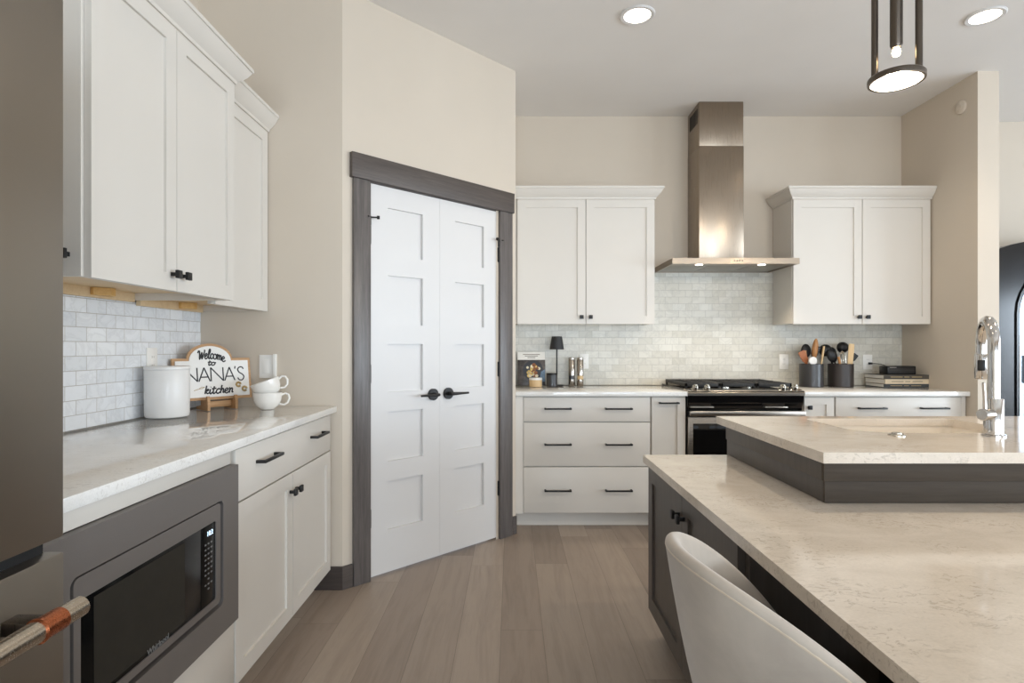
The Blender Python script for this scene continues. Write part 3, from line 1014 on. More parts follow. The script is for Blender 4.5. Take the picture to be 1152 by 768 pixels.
# ------------------------------------------------------------------ island
tag(MB().prism([(0.55, 0.25), (2.85, 0.25), (2.85, 1.689), (0.914, 1.689), (0.914, 2.437), (0.55, 2.437)], 0.727, 0.757, 'XY').build('island_table_top', M['quartz'], None, None), 'low beige quartz island counter wrapping around the raised dark riser', 'worktop')
ic = thing('island_cabinet', 'charcoal two-door cabinet under the low island counter', 'cabinet', (0.570, 2.428, 0), R(-90))
IW = 0.985
MB().box(0, IW, 0.021, 0.343, 0.115, 0.726).build('carcass', M['isl'], ic, None)
MB().box(0.002, IW - 0.002, 0.07, 0.342, 0.0, 0.1145).build('toe_kick', M['isl'], ic, None)
add_door(ic, 0.002, 0.478, 0.12, 0.716, M['isl'], (0.450, 0.640), 0.062)
add_door(ic, 0.481, 0.960, 0.12, 0.716, M['isl'], (0.509, 0.640), 0.062)
rb = thing('raised_island', 'dark brown raised island base with stepped boards carrying the sink counter', 'island', (0.915, 1.69, 0), 0)
RW, RD = 1.84, 0.755
MB().box(0, RW, 0.0, 0.02, 0.0, 0.883).build('front_panel', M['isl_h'], rb, None)
MB().box(0, 0.02, 0.0205, RD, 0.0, 0.883).build('end_panel', M['isl'], rb, None)
MB().box(RW - 0.02, RW, 0.0205, RD, 0.0, 0.883).build('end_panel', M['isl'], rb, None)
MB().box(0.0205, RW - 0.0205, RD - 0.02, RD, 0.0, 0.883).build('back_panel', M['isl_h'], rb, None)
MB().box(0.0205, RW - 0.0205, 0.0205, RD - 0.0205, 0.1, 0.12).build('bottom_panel', M['isl'], rb, None)
fx = MB().box(-0.0145, RW + 0.01, -0.0145, -0.0003, 0.822, 0.883, 0.001)
fx.build('front_board', M['isl_h'], rb)
MB().box(-0.010, RW + 0.01, -0.010, -0.0003, 0.7585, 0.8215, 0.001).build('front_board', M['isl_h'], rb)
MB().box(-0.0145, -0.0003, 0.0, RD, 0.822, 0.883, 0.001).build('side_board', M['isl'], rb)
MB().box(-0.010, -0.0003, 0.0, RD, 0.7585, 0.8215, 0.001).build('side_board', M['isl'], rb)
# knee wall added to keep the space under the counter dark, plus end panel
kw = thing('island_added_panels', 'added panel keeping the knee space dark, with an end support, under the low island counter', 'island panel', (0, 0, 0), 0)
MB().box(1.25, 1.27, 0.30, 1.685, 0, 0.726).build('panel', M['isl'], kw, None)
MB().box(0.62, 2.80, 0.27, 0.30, 0, 0.726).build('end_panel', M['isl'], kw, None)

# sink counter with an undermount cutout
def hole_slab(x0, x1, y0, y1, z0, z1, hole):
    mb = MB()
    cx = sum(p[0] for p in hole) / len(hole)
    cy = sum(p[1] for p in hole) / len(hole)

    def hit(a):
        dx, dy = math.cos(a), math.sin(a)
        ts = []
        if dx > 1e-9: ts.append((x1 - cx) / dx)
        if dx < -1e-9: ts.append((x0 - cx) / dx)
        if dy > 1e-9: ts.append((y1 - cy) / dy)
        if dy < -1e-9: ts.append((y0 - cy) / dy)
        t = min(ts)
        return (cx + dx * t, cy + dy * t)
    outs = []
    for p in hole:
        outs.append(hit(math.atan2(p[1] - cy, p[0] - cx)))
    for c_ in ((x0, y0), (x1, y0), (x1, y1), (x0, y1)):
        i = min(range(len(outs)), key=lambda q: (outs[q][0] - c_[0]) ** 2 + (outs[q][1] - c_[1]) ** 2)
        outs[i] = c_
    n = len(hole)
    T = [mb.bm.verts.new((p[0], p[1], z1)) for p in hole]
    B = [mb.bm.verts.new((p[0], p[1], z0)) for p in hole]
    TO = [mb.bm.verts.new((p[0], p[1], z1)) for p in outs]
    BO = [mb.bm.verts.new((p[0], p[1], z0)) for p in outs]
    for i in range(n):
        j = (i + 1) % n
        mb.bm.faces.new((TO[i], TO[j], T[j], T[i]))
        mb.bm.faces.new((BO[i], BO[j], B[j], B[i]))
        mb.bm.faces.new((T[i], T[j], B[j], B[i]))
        mb.bm.faces.new((TO[i], TO[j], BO[j], BO[i]))
    return mb


def sink_outline(off=0.0, n=8):
    x0, x1, y0, y1 = 1.205 - off, 1.80 + off, 1.995 - off, 2.395 + off
    pts = []
    for cx, cy, a0, r in ((x1, y1, 0, 0.03), (x0, y1, 90, 0.03), (x0, y0, 180, 0.13), (x1, y0, 270, 0.2)):
        sx = -1 if a0 in (0, 270) else 1
        sy = -1 if a0 in (0, 90) else 1
        for i in range(n + 1):
            a = R(a0 + 90 * i / n)
            pts.append((cx + sx * r + r * math.cos(a), cy + sy * r + r * math.sin(a)))
    # extra points along the long edges
    out = []
    for i in range(len(pts)):
        p, q = pts[i], pts[(i + 1) % len(pts)]
        out.append(p)
        d = math.hypot(q[0] - p[0], q[1] - p[1])
        if d > 0.06:
            k_ = int(d / 0.03)
            for j in range(1, k_):
                out.append((p[0] + (q[0] - p[0]) * j / k_, p[1] + (q[1] - p[1]) * j / k_))
    return out


tag(hole_slab(0.872, 2.80, 1.625, 2.48, 0.8835, 0.914, sink_outline()).build('island_counter', M['quartz'], None, None), 'raised beige quartz island counter with the sink cutout and faucet', 'worktop')
sk = thing('sink', 'cream undermount sink set in the raised island counter', 'sink', (0, 0, 0), 0)
cxm, cym = 1.5, 2.195
o0 = sink_outline(0.0)
o1 = [(cxm + (x - cxm) * 1.012, cym + (y - cym) * 1.016) for x, y in o0]
o2 = [(cxm + (x - cxm) * 1.06, cym + (y - cym) * 1.08) for x, y in o0]
mb = MB()
rings = [[(x, y, 0.8833) for x, y in o2], [(x, y, 0.8833) for x, y in o1]]
for z, s in ((0.78, 0.985), (0.70, 0.96), (0.685, 0.93)):
    rings.append([(cxm + (x - cxm) * s, cym + (y - cym) * s, z) for x, y in o1])
rings2 = [[(cxm + (x - cxm) * s, cym + (y - cym) * s, z) for x, y in o2] for z, s in ((0.672, 0.95), (0.72, 0.985), (0.8833, 1.0))]
mb.loft(rings, False, True)
mb.loft(list(reversed(rings2)), False, True)
mb.build('bowl', M['sink'], sk, 40)
MB().lathe([(0, 0.6855), (0.042, 0.6855), (0.045, 0.6875), (0.03, 0.6865), (0, 0.6862)], (1.5, 2.2, 0), 32).build('drain', M['chrome'], sk)
# faucet
fc = thing('faucet', 'tall chrome pull-down faucet on the raised island counter', 'faucet', (1.602, 1.93, 0.9143), 0)
MB().lathe([(0, 0), (0.034, 0), (0.034, 0.004), (0.031, 0.006), (0.0275, 0.0065), (0.0275, 0.122), (0.0255, 0.125), (0, 0.125)], (0, 0, 0), 40).build('body', M['chrome'], fc)
dirv = Vector((0.112, 0.21, 0)).normalized()
pts = [Vector((0, 0, 0.124)), Vector((0, 0, 0.20)), Vector((0, 0, 0.27))]
RA = 0.085
for i in range(1, 17):
    a = PI * i / 16
    pts.append(Vector((0, 0, 0.30)) + dirv * (RA - RA * math.cos(a)) + Vector((0, 0, RA * math.sin(a))))
end = pts[-1].copy()
pts.append(end - Vector((0, 0, 0.03)))
MB().tube(pts, 0.0175, 24).build('spout', M['chrome'], fc)
e2 = end - Vector((0, 0, 0.03))
sh = MB().tube([e2 + Vector((0, 0, 0.001)), e2 - Vector((0, 0, 0.004)), e2 - Vector((0, 0, 0.085)), e2 - Vector((0, 0, 0.09))], 0.02, 28, True, [0.019, 0.0205, 0.0205, 0.018]).build('spray_head', M['chrome'], fc)
MB().box(-0.011, 0.011, -0.004, 0.004, -0.019, 0.019, 0.003).build('button', M['black'], sh).matrix_local = Matrix.Translation(e2 + Vector((-0.0125, -0.0155, -0.04))) @ Matrix.Rotation(R(-39), 4, 'Z')
lv = Vector((-0.9, -0.42, 0)).normalized()
p0 = Vector((0, 0, 0.073))
hb = MB().tube([p0 + lv * 0.02, p0 + lv * 0.066, p0 + lv * 0.07], 0.019, 28, True, [0.019, 0.019, 0.016]).build('handle_hub', M['chrome'], fc)
MB().tube([p0 + lv * 0.052 + Vector((0, 0, 0.012)), p0 + lv * 0.055 + Vector((0, 0, 0.055)), p0 + lv * 0.062 + Vector((0, 0, 0.105))], 0.005, 14, True, [0.006, 0.005, 0.0042]).build('lever', M['chrome'], hb)
bt = thing('air_switch', 'small round metal push button on the counter beside the faucet', 'button', (1.282, 1.935, 0.9143), 0)
MB().lathe([(0, 0), (0.026, 0), (0.026, 0.003), (0.022, 0.006), (0.016, 0.0065)], (0, 0, 0), 32).build('base_ring', M['nickel'], bt)
MB().lathe([(0.016, 0.004), (0.015, 0.010), (0, 0.011)], (0, 0, 0), 32).build('button_cap', M['nickel'], bt)

# ------------------------------------------------------------------ chair
ct = thing('dining_chair', 'beige velvet barrel-back chair pulled up to the low island counter', 'chair', (0.594, 1.051, 0), 0.0457)
# local +x = the way the chair faces
def chair_ring(a, inset, z, zb=0.36, zt=0.86):
    """point on the shell at angle a (0 = straight back), flaring out towards the top"""
    t = max(0.0, min(1.0, (z - zb) / (zt - zb)))
    k = 0.42 + 0.58 * t ** 0.42
    rx, ry = 0.3125 * k - inset, 0.2833 * k - inset
    return (-rx * math.cos(a) , ry * math.sin(a), z)


def rim(a):
    d = abs(math.degrees(a))
    return 0.8542 - 0.1273 * (d / 70.0) ** 2.365


sh = MB()
rings = []
NA = 56
for i in range(NA + 1):
    a = R(-108 + 216 * i / NA)
    zt = rim(a)
    th = 0.0285
    endk = min(1.0, (min(i, NA - i) + 0.35) / 3.0)
    th2 = th * math.sqrt(endk)
    ring = []
    zs_ = [0.37 + (zt - 0.015 - 0.37) * q / 11 for q in range(12)]
    for z in zs_:
        ring.append(chair_ring(a, (th - th2) / 2, z))
    for q in range(1, 8):
        b_ = PI * q / 8
        ring.append(chair_ring(a, th / 2 - th2 / 2 * math.cos(b_), zt - 0.015 + 0.015 * math.sin(b_)))
    for z in reversed(zs_):
        ring.append(chair_ring(a, (th + th2) / 2, z))
    rings.append(ring)
bk = sh.loft(rings).build('backrest', M['velvet'], ct, 60)
MB().tube([chair_ring(R(-103 + 206 * i / 60), 0.003, rim(R(-103 + 206 * i / 60)) - 0.014) for i in range(61)], 0.0034, 10).build('piping', M['piping'], bk)
se = MB()
prof = []
rings = []
NS = 40
for (s, z) in ((0.80, 0.385), (0.95, 0.39), (1.0, 0.405), (1.0, 0.44), (0.97, 0.462), (0.88, 0.473), (0.5, 0.478)):
    ring = []
    for i in range(NS):
        a = 2 * PI * i / NS
        cx_, cy_ = math.cos(a), math.sin(a)
        e = 2.6
        rr_ = 1.0 / ((abs(cx_) ** e + abs(cy_) ** e) ** (1 / e))
        ring.append((0.07 + 0.215 * s * rr_ * cx_ , 0.19 * s * rr_ * cy_, z))
    rings.append(ring)
se.loft(rings).build('seat', M['velvet'], ct, 60)
MB().box(-0.14, 0.20, -0.15, 0.15, 0.365, 0.386, 0.004).build('seat_base', M['black'], ct)
for sx in (-1, 1):
    for sy in (-1, 1):
        MB().tube([(0.03 + sx * 0.13, sy * 0.13, 0.368), (0.03 + sx * 0.20, sy * 0.19, 0.0)], 0.012, 16, True, [0.014, 0.009]).build('leg', M['black'], ct)

# ------------------------------------------------------------------ ceiling lights
def downlight(x, y, label, energy=34):
    t = thing('recessed_light', label, 'ceiling light', (x, y, H - 0.0005), 0, 'recessed ceiling lights')
    MB().lathe([(0.068, 0.0), (0.094, 0.0), (0.094, -0.004), (0.088, -0.009), (0.072, -0.007), (0.068, -0.001)], (0, 0, 0), 48).build('trim_ring', M['door'], t)
    MB().lathe([(0, -0.0045), (0.070, -0.0045), (0.070, -0.001)], (0, 0, 0), 48).build('lens', M['lens'], t)
    d = bpy.data.lights.new('downlight', 'SPOT')
    d.energy = energy
    d.spot_size = R(118)
    d.spot_blend = 0.8
    d.shadow_soft_size = 0.07
    d.color = (1.0, 0.80, 0.60)
    o = bpy.data.objects.new('downlight', d)
    COL.objects.link(o)
    o.location = (x, y, H - 0.03)


downlight(0.676, 3.13, 'round recessed ceiling light between pantry wall and range hood', 13)
downlight(2.56, 3.14, 'round recessed ceiling light right of the hanging pendant', 20)
downlight(0.4, 0.9, 'round recessed ceiling light above the low island counter', 6)
downlight(2.56, 0.6, 'round recessed ceiling light above the island end', 6)
downlight(0.4, -1.6, 'round recessed ceiling light behind the camera', 6)
downlight(2.9, -1.6, 'round recessed ceiling light over the open room', 6)

# pendant
pd = thing('pendant_light', 'pewter pendant with three rods and a glowing disc above the island', 'pendant', (1.268, 1.915, 0), 0)
MB().cyl((0, 0, H - 0.02), (0, 0, H - 0.001), 0.07, seg=40).build('ceiling_canopy', M['darksteel'], pd)
dv = Vector((0.71, -0.70, 0)).normalized()
for s in (-1, 1):
    p = dv * 0.062 * s
    MB().cyl((p.x, p.y, 2.09), (p.x, p.y, H - 0.02), 0.0105, seg=20).build('rod', M['darksteel'], pd)
MB().lathe([(0, H - 0.02), (0.0185, H - 0.02), (0.0185, 2.205), (0.014, 2.195), (0, 2.195)], (0, 0, 0), 28).build('tube', M['darksteel'], pd)
MB().lathe([(0, 2.196), (0.011, 2.19), (0.013, 2.18), (0.009, 2.17), (0, 2.166)], (0, 0, 0), 20).build('bulb', M['bulb'], pd)
MB().lathe([(0.074, 2.083), (0.082, 2.083), (0.083, 2.087), (0.083, 2.099), (0.080, 2.103), (0.074, 2.103)], (0, 0, 0), 56).build('ring', M['darksteel'], pd)
MB().lathe([(0, 2.082), (0.070, 2.082), (0.0745, 2.085), (0.0745, 2.101), (0, 2.101)], (0, 0, 0), 56).build('diffuser', M['lens'], pd)
d = bpy.data.lights.new('pendant_bulb', 'POINT')
d.energy = 14
d.color = (1, 0.85, 0.66)
d.shadow_soft_size = 0.03
o = bpy.data.objects.new('pendant_bulb', d)
COL.objects.link(o)
o.location = (1.268, 1.915, 2.06)
fill_pendant = copy_tree(pd)  # unseen pendant copy added to brighten the right wall
fill_pendant.location = (2.35, 1.915, 0)
fill_pendant['label'] = 'unseen added pendant copy past the right edge that brightens the right wall'
o2 = o.copy()  # point light of the added pendant
COL.objects.link(o2)
o2.location = (2.35, 1.915, 2.06)

# ------------------------------------------------------------------ left counter objects
ZC = 0.9145
cn = thing('canister', 'large white lidded canister on the left worktop', 'canister', (-1.458, 2.455, ZC), 0)
MB().lathe([(0, 0), (0.074, 0), (0.081, 0.004), (0.0835, 0.014), (0.085, 0.1), (0.085, 0.196), (0.083, 0.199), (0.081, 0.197), (0.081, 0.02), (0, 0.012)], (0, 0, 0), 56).build('body', M['ceramic_m'], cn)
MB().lathe([(0, 0.1995), (0.085, 0.1995), (0.0865, 0.202), (0.0865, 0.210), (0.084, 0.214), (0, 0.2155)], (0, 0, 0), 56).build('lid', M['ceramic_m'], cn)

# welcome sign
SL = 0.355
sg = thing('welcome_sign', 'white arched wooden welcome sign with black lettering leaning by the canister', 'sign', (-1.515, 2.60, 0.962), R(49.8), None, R(-8))


def sign_outline(inset):
    x0, x1, z0, z1 = inset, SL - inset, inset, 0.196 - inset
    cx, hwid, rise = SL * 0.47, 0.102 - inset * 0.6, 0.070
    pts = [(x0, z0), (x1, z0), (x1, z1)]
    for i in range(0, 25):
        a = PI * i / 24
        pts.append((cx + hwid * math.cos(a), z1 + rise * math.sin(a)))
    pts.append((x0, z1))
    return pts


bd = MB().prism(sign_outline(0.0), 0.0, 0.010, 'XZ').build('backing_board', M['sign_wood'], sg, 30)
MB().prism(sign_outline(0.0125), -0.004, -0.0002, 'XZ').build('face_board', M['sign_white'], sg, 30)

LET = {
    'W': ([[(-.25, 1.35), (-.1, 1.65), (.1, 1.6), (.2, 1.0), (.3, .1), (.65, 1.3), (.75, .1), (1.05, .8), (1.25, 1.5), (1.1, 1.7)]], 1.3),
    'e': ([[(0, .42), (.35, .52), (.52, .8), (.32, 1.0), (.1, .75), (.08, .3), (.3, 0), (.6, .15), (.75, .4)]], .68),
    'l': ([[(0, .3), (.4, 1.1), (.45, 1.7), (.25, 1.72), (.15, 1.0), (.2, .2), (.4, 0), (.6, .35)]], .52),
    'c': ([[(.6, .8), (.4, 1.0), (.12, .7), (.1, .25), (.35, 0), (.7, .3)]], .64),
    'o': ([[(.4, 1.0), (.1, .75), (.1, .25), (.4, 0), (.7, .3), (.65, .8), (.4, 1.0), (.6, .85), (.85, .85)]], .8),
    'm': ([[(0, .9), (.12, 1.0), (.15, 0)], [(.15, .6), (.4, 1.0), (.5, .8), (.5, 0)], [(.5, .6), (.75, 1.0), (.88, .8), (.88, .15), (1.1, .2)]], 1.08),
    't': ([[(.2, 1.5), (.15, .3), (.3, 0), (.55, .3)], [(-.12, 1.0), (.52, 1.08)]], .55),
    'k': ([[(.1, 0), (.16, 1.7)], [(.1, .45), (.45, .95), (.52, .72), (.2, .5), (.45, .08), (.7, .2)]], .7),
    'i': ([[(.1, .95), (.1, .2), (.28, 0), (.48, .3)], [(.12, 1.35), (.14, 1.42)]], .45),
    'h': ([[(.1, 0), (.16, 1.7)], [(.1, .5), (.35, 1.0), (.5, .75), (.5, .15), (.7, .2)]], .7),
    'n': ([[(0, .9), (.1, 1.0), (.12, 0)], [(.12, .55), (.38, 1.0), (.52, .75), (.52, .15), (.72, .15)]], .7),
}


def catmull(p, n=5):
    if len(p) < 3:
        return p
    out = []
    q = [p[0]] + list(p) + [p[-1]]
    for i in range(1, len(q) - 2):
        for k_ in range(n):
            t = k_ / n
            out.append(tuple(0.5 * (2 * q[i][a] + (q[i + 1][a] - q[i - 1][a]) * t + (2 * q[i - 1][a] - 5 * q[i][a] + 4 * q[i + 1][a] - q[i + 2][a]) * t * t + (3 * q[i][a] - q[i - 1][a] - 3 * q[i + 1][a] + q[i + 2][a]) * t ** 3) for a in (0, 1)))
    out.append(p[-1])
    return out


def script_word(word, u0, u1, v0, xh, rad, arc=None, tilt=0.0):
    tot = sum(LET[ch_][1] for ch_ in word)
    sc = (u1 - u0) / tot
    mb_ = MB()
    x = 0.0
    for ch_ in word:
        st, adv = LET[ch_]
        for s in st:
            pp = []
            for (a, b_) in catmull(s):
                uu = u0 + (x + a + 0.16 * b_) * sc
                vv = v0 + b_ * xh
                if arc:
                    t = (uu - (u0 + u1) / 2) / ((u1 - u0) / 2)
                    vv += arc * (1 - t * t)
                vv += tilt * (uu - u0)
                pp.append((uu, -0.0046, vv))
            mb_.tube(pp, rad, 8)
        x += adv
    return mb_


script_word('Welcome', 0.112, 0.232, 0.186, 0.0255, 0.0030, 0.012, -0.09).build('word_welcome', M['sign_black'], sg)
script_word('to', 0.153, 0.186, 0.162, 0.0145, 0.0028).build('word_to', M['sign_black'], sg)
script_word('kitchen', 0.130, 0.262, 0.028, 0.0225, 0.0033).build('word_kitchen', M['sign_black'], sg)
nn = MB()
v0, v1 = 0.087, 0.151


def stroke(*pp):
    nn.tube([(u, -0.0046, v) for u, v in pp], 0.0028, 8)


for (a, w) in ((0.048, 0.056), (0.165, 0.056)):
    stroke((a, v0), (a, v1))
    stroke((a, v1), (a + w, v0))
    stroke((a + w, v0), (a + w, v1))
for (a, w) in ((0.110, 0.050), (0.227, 0.048)):
    stroke((a, v0), (a + w * 0.5, v1))
    stroke((a + w * 0.5, v1), (a + w, v0))
    stroke((a + w * 0.2, v0 + 0.020), (a + w * 0.8, v0 + 0.020))
stroke((0.279, v1 + 0.004), (0.277, v1 - 0.008))
sp = catmull([(0.318, v1 - 0.010), (0.312, v1 - 0.001), (0.300, v1 - 0.001), (0.291, v1 - 0.012), (0.297, v1 - 0.026), (0.311, v0 + 0.029), (0.319, v0 + 0.016), (0.311, v0 + 0.001), (0.297, v0 + 0.001), (0.289, v0 + 0.012)], 4)
stroke(*sp)
nn.build('word_nanas', M['sign_black'], sg)
for (u, v) in ((0.290, 0.066), (0.318, 0.044)):
    MB().tube([(u + 0.013 * math.cos(t * PI / 4) * 0.8, -0.0065, v + 0.010 * math.sin(t * PI / 4)) for t in range(8)], 0.005, 8).build('roll_carving', M['gold'], sg)
wk = MB()
wk.tube([(0.086, -0.005, 0.046), (0.106, -0.005, 0.052)], 0.0014, 8)
for q in (-1, 0, 1):
    wk.tube([(0.106, -0.005, 0.052), (0.120, -0.005, 0.057 + q * 0.005), (0.134, -0.005, 0.060)], 0.0008, 6)
wk.build('whisk_carving', M['gold'], sg)
# easel stand
es = thing('sign_stand', 'small wooden easel stand holding the welcome sign', 'stand', (-1.515, 2.60, ZC), R(49.8))
for u in (0.135, 0.262):
    MB().prism([(-0.040, 0.0), (0.085, 0.0), (0.085, 0.014), (0.034, 0.022), (0.040, 0.130), (0.029, 0.130), (0.0175, 0.0445), (-0.018, 0.041), (-0.022, 0.066), (-0.034, 0.066), (-0.040, 0.04)], u - 0.006, u + 0.006, 'YZ').build('side_arm', M['sign_wood'], es, 30)
MB().box(0.1415, 0.2555, 0.0, 0.012, 0.012, 0.040, 0.001).build('crossbar', M['sign_wood'], es)


def mug_mesh(root):
    b_ = MB().lathe([(0, 0), (0.030, 0), (0.034, 0.004), (0.052, 0.018), (0.062, 0.042), (0.066, 0.072), (0.0665, 0.078), (0.0645, 0.079), (0.063, 0.075), (0.058, 0.042), (0.047, 0.020), (0.030, 0.008), (0, 0.006)], (0, 0, 0), 48).build('cup', M['ceramic'], root)
    MB().tube([(0.063, 0, 0.066), (0.080, 0, 0.073), (0.094, 0, 0.066), (0.098, 0, 0.048), (0.090, 0, 0.028), (0.074, 0, 0.018), (0.054, 0, 0.022)], 0.005, 12).build('handle', M['ceramic'], root)


mg = thing('mug', 'lower white mug standing on the left worktop right of the sign', 'mug', (-1.165, 2.765, ZC), R(18), 'stacked white mugs')
mug_mesh(mg)
m2 = copy_tree(mg)
m2['label'] = 'upper white mug tilted in the rim of another mug'
m2.location = (-1.152, 2.769, ZC + 0.059)
m2.rotation_euler = (R(0), R(-20), R(18))

# wall plates
def plate(name, label, cat, loc, rz, kind):
    t = thing(name, label, cat, loc, rz)
    MB().box(-0.036, 0.036, -0.006, 0.0, -0.058, 0.058, 0.002).build('plate', M['plastic_w'], t)
    if kind == 'switch':
        MB().box(-0.017, 0.017, -0.010, -0.005, -0.034, 0.034, 0.002).build('rocker', M['plastic_w'], t)
    else:
        f_ = MB().box(-0.017, 0.017, -0.008, -0.005, -0.034, 0.034, 0.001).build('socket_face', M['plastic_w'], t)
        sl = MB()
        for zz in (-0.018, 0.018):
            sl.box(-0.007, -0.005, -0.0086, -0.0075, zz - 0.004, zz + 0.005).box(0.005, 0.007, -0.0086, -0.0075, zz - 0.004, zz + 0.005)
        sl.build('slots', M['plastic_slot'], f_, None)
    return t


plate('outlet', 'white outlet on the marble tile above the canister', 'outlet', (XL + 0.0095, 2.50, 1.148), R(90), 'outlet')
plate('outlet', 'white outlet on the marble tile behind the steel mills', 'outlet', (0.558, YB - 0.0095, 1.098), 0, 'outlet')
plate('outlet', 'white outlet between the range and the utensil crocks', 'outlet', (2.105, YB - 0.0095, 1.095), 0, 'outlet')
plate('outlet', 'white outlet with the black cord plugged in, above the books', 'outlet', (2.755, YB - 0.0095, 1.092), 0, 'outlet')
t = plate('light_switch', 'beige light switch plate on the end wall above the mugs', 'light switch', (-1.225, YE - 0.0005, 1.112), 0, 'switch')
t2 = t
MB().box(0.036, 0.052, -0.018, 0.0, -0.062, 0.062, 0.002).build('side_plate', M['plastic_w'], t)

# ------------------------------------------------------------------ back counter, left group
cbk = thing('cookbook', 'cookbook with a bowl of pasta on its cover leaning on the tile', 'book', (0.045, 4.385, ZC + 0.003), R(0), None, R(-13))
MB().box(0.0, 0.205, 0.001, 0.016, 0.0015, 0.258, 0.001).build('pages', M['paper'], cbk)
MB().box(-0.002, 0.208, -0.0015, 0.0008, 0.0, 0.26, 0.0005).build('cover', M['book_photo'], cbk)
MB().box(-0.002, 0.208, -0.0022, -0.0016, 0.198, 0.26).build('title_band', M['paper'], cbk, None)
tx = MB()
for q, (w_, z) in enumerate(((0.13, 0.240), (0.10, 0.228), (0.06, 0.215))):
    tx.box(0.103 - w_ / 2, 0.103 + w_ / 2, -0.0026, -0.002, z - 0.0025, z + 0.0025)
tx.build('title_lines', M['grey_print'], cbk, None)
MB().cyl((0.115, -0.0023, 0.115), (0.115, -0.0016, 0.115), 0.078, seg=40).build('bowl_print', M['plate_print'], cbk)
MB().prism([(0.16, 0.03), (0.205, 0.03), (0.205, 0.125), (0.175, 0.105)], -0.0027, -0.0024, 'XZ').build('napkin_print', M['napkin'], cbk, None)
fd = MB()
fw_ = MB()
fr_ = MB()
for q in range(26):
    a, rr_ = random.uniform(0, 2 * PI), 0.052 * math.sqrt(random.random())
    x, z = 0.115 + rr_ * math.cos(a), 0.117 + rr_ * math.sin(a)
    tgt = (fd, fw_, fr_)[q % 3]
    tgt.cyl((x, -0.0024 - 0.0001 * (q % 7 + 1), z), (x, -0.0022, z), random.uniform(0.009, 0.016), seg=10)
fd.build('pasta_print', M['food'], cbk)
fw_.build('cheese_print', M['food_w'], cbk)
fr_.build('sauce_print', M['food_r'], cbk)
sb = thing('salt_box', 'small round cream wooden canister in front of the cookbook', 'canister', (0.176, 4.318, ZC), 0)
MB().lathe([(0, 0), (0.046, 0), (0.048, 0.002), (0.048, 0.050), (0, 0.050)], (0, 0, 0), 40).build('body', M['wood_lt'], sb)
MB().lathe([(0, 0.0505), (0.049, 0.0505), (0.049, 0.064), (0.046, 0.066), (0, 0.066)], (0, 0, 0), 40).build('lid', M['sign_white'], sb)
bm_ = thing('candle_jar', 'small black jar between the cookbook and the table lamp', 'jar', (0.296, 4.310, ZC), 0)
MB().lathe([(0, 0), (0.038, 0), (0.041, 0.004), (0.041, 0.085), (0.039, 0.086), (0.037, 0.084), (0.037, 0.01), (0, 0.008)], (0, 0, 0), 40).build('jar_body', M['crock_a'], bm_)
MB().lathe([(0, 0.0865), (0.041, 0.0865), (0.041, 0.098), (0.039, 0.101), (0, 0.101)], (0, 0, 0), 40).build('lid', M['black'], bm_)
lp = thing('table_lamp', 'slim black cordless table lamp with a tapered shade', 'lamp', (0.340, 4.40, ZC), 0)
MB().lathe([(0, 0), (0.050, 0), (0.052, 0.003), (0.050, 0.008), (0.008, 0.011), (0, 0.011)], (0, 0, 0), 40).build('base', M['black'], lp)
MB().cyl((0, 0, 0.010), (0, 0, 0.300), 0.0055, seg=18).build('stem', M['black'], lp)
MB().lathe([(0.0535, 0.276), (0.055, 0.2755), (0.0395, 0.372), (0.037, 0.374), (0, 0.374), (0, 0.370), (0.036, 0.370)], (0, 0, 0), 44).build('lamp_shade', M['shade'], lp)


def mill(x, y, label):
    t = thing('pepper_mill', label, 'mill', (x, y, ZC), 0, 'steel mills beside the lamp')
    MB().lathe([(0, 0), (0.024, 0), (0.025, 0.002), (0.025, 0.050), (0, 0.050)], (0, 0, 0), 36).build('base', M['mill'], t)
    MB().lathe([(0, 0.0505), (0.0235, 0.0505), (0.0235, 0.078), (0, 0.078)], (0, 0, 0), 36).build('window_band', M['crock_a'] if 'left' in label else M['wood_lt'], t)
    MB().lathe([(0, 0.0785), (0.025, 0.0785), (0.025, 0.196), (0.023, 0.199), (0.0, 0.199)], (0, 0, 0), 36).build('upper_body', M['mill'], t)
    MB().lathe([(0, 0.1995), (0.0245, 0.1995), (0.0245, 0.212), (0.022, 0.215), (0, 0.216)], (0, 0, 0), 36).build('cap', M['steel'], t)


mill(0.453, 4.40, 'left steel salt mill with a dark band near its foot, beside the lamp')
mill(0.515, 4.385, 'right steel pepper mill with a pale band near its foot, in front of the outlet')

# ------------------------------------------------------------------ back counter, right group
def crock(x, y, r, hgt, mat, label):
    t = thing('utensil_crock', label, 'crock', (x, y, ZC), 0)
    MB().lathe([(0, 0), (r - 0.003, 0), (r, 0.003), (r, hgt - 0.002), (r - 0.002, hgt), (r - 0.005, hgt - 0.001), (r - 0.006, 0.01), (0, 0.008)], (0, 0, 0), 52).build('body', mat, t)
    MB().lathe([(r - 0.0005, hgt - 0.001), (r + 0.0012, hgt - 0.0015), (r + 0.0012, hgt - 0.006), (r - 0.0005, hgt - 0.007)], (0, 0, 0), 52).build('rim', mat, t)
    return t


C1 = Vector((2.222, 4.31, ZC))
C2 = Vector((2.452, 4.33, ZC))
crock(C1.x, C1.y, 0.082, 0.170, M['crock_a'], 'charcoal utensil crock nearest the range')
crock(C2.x, C2.y, 0.086, 0.170, M['crock_b'], 'brown black utensil crock nearest the books')


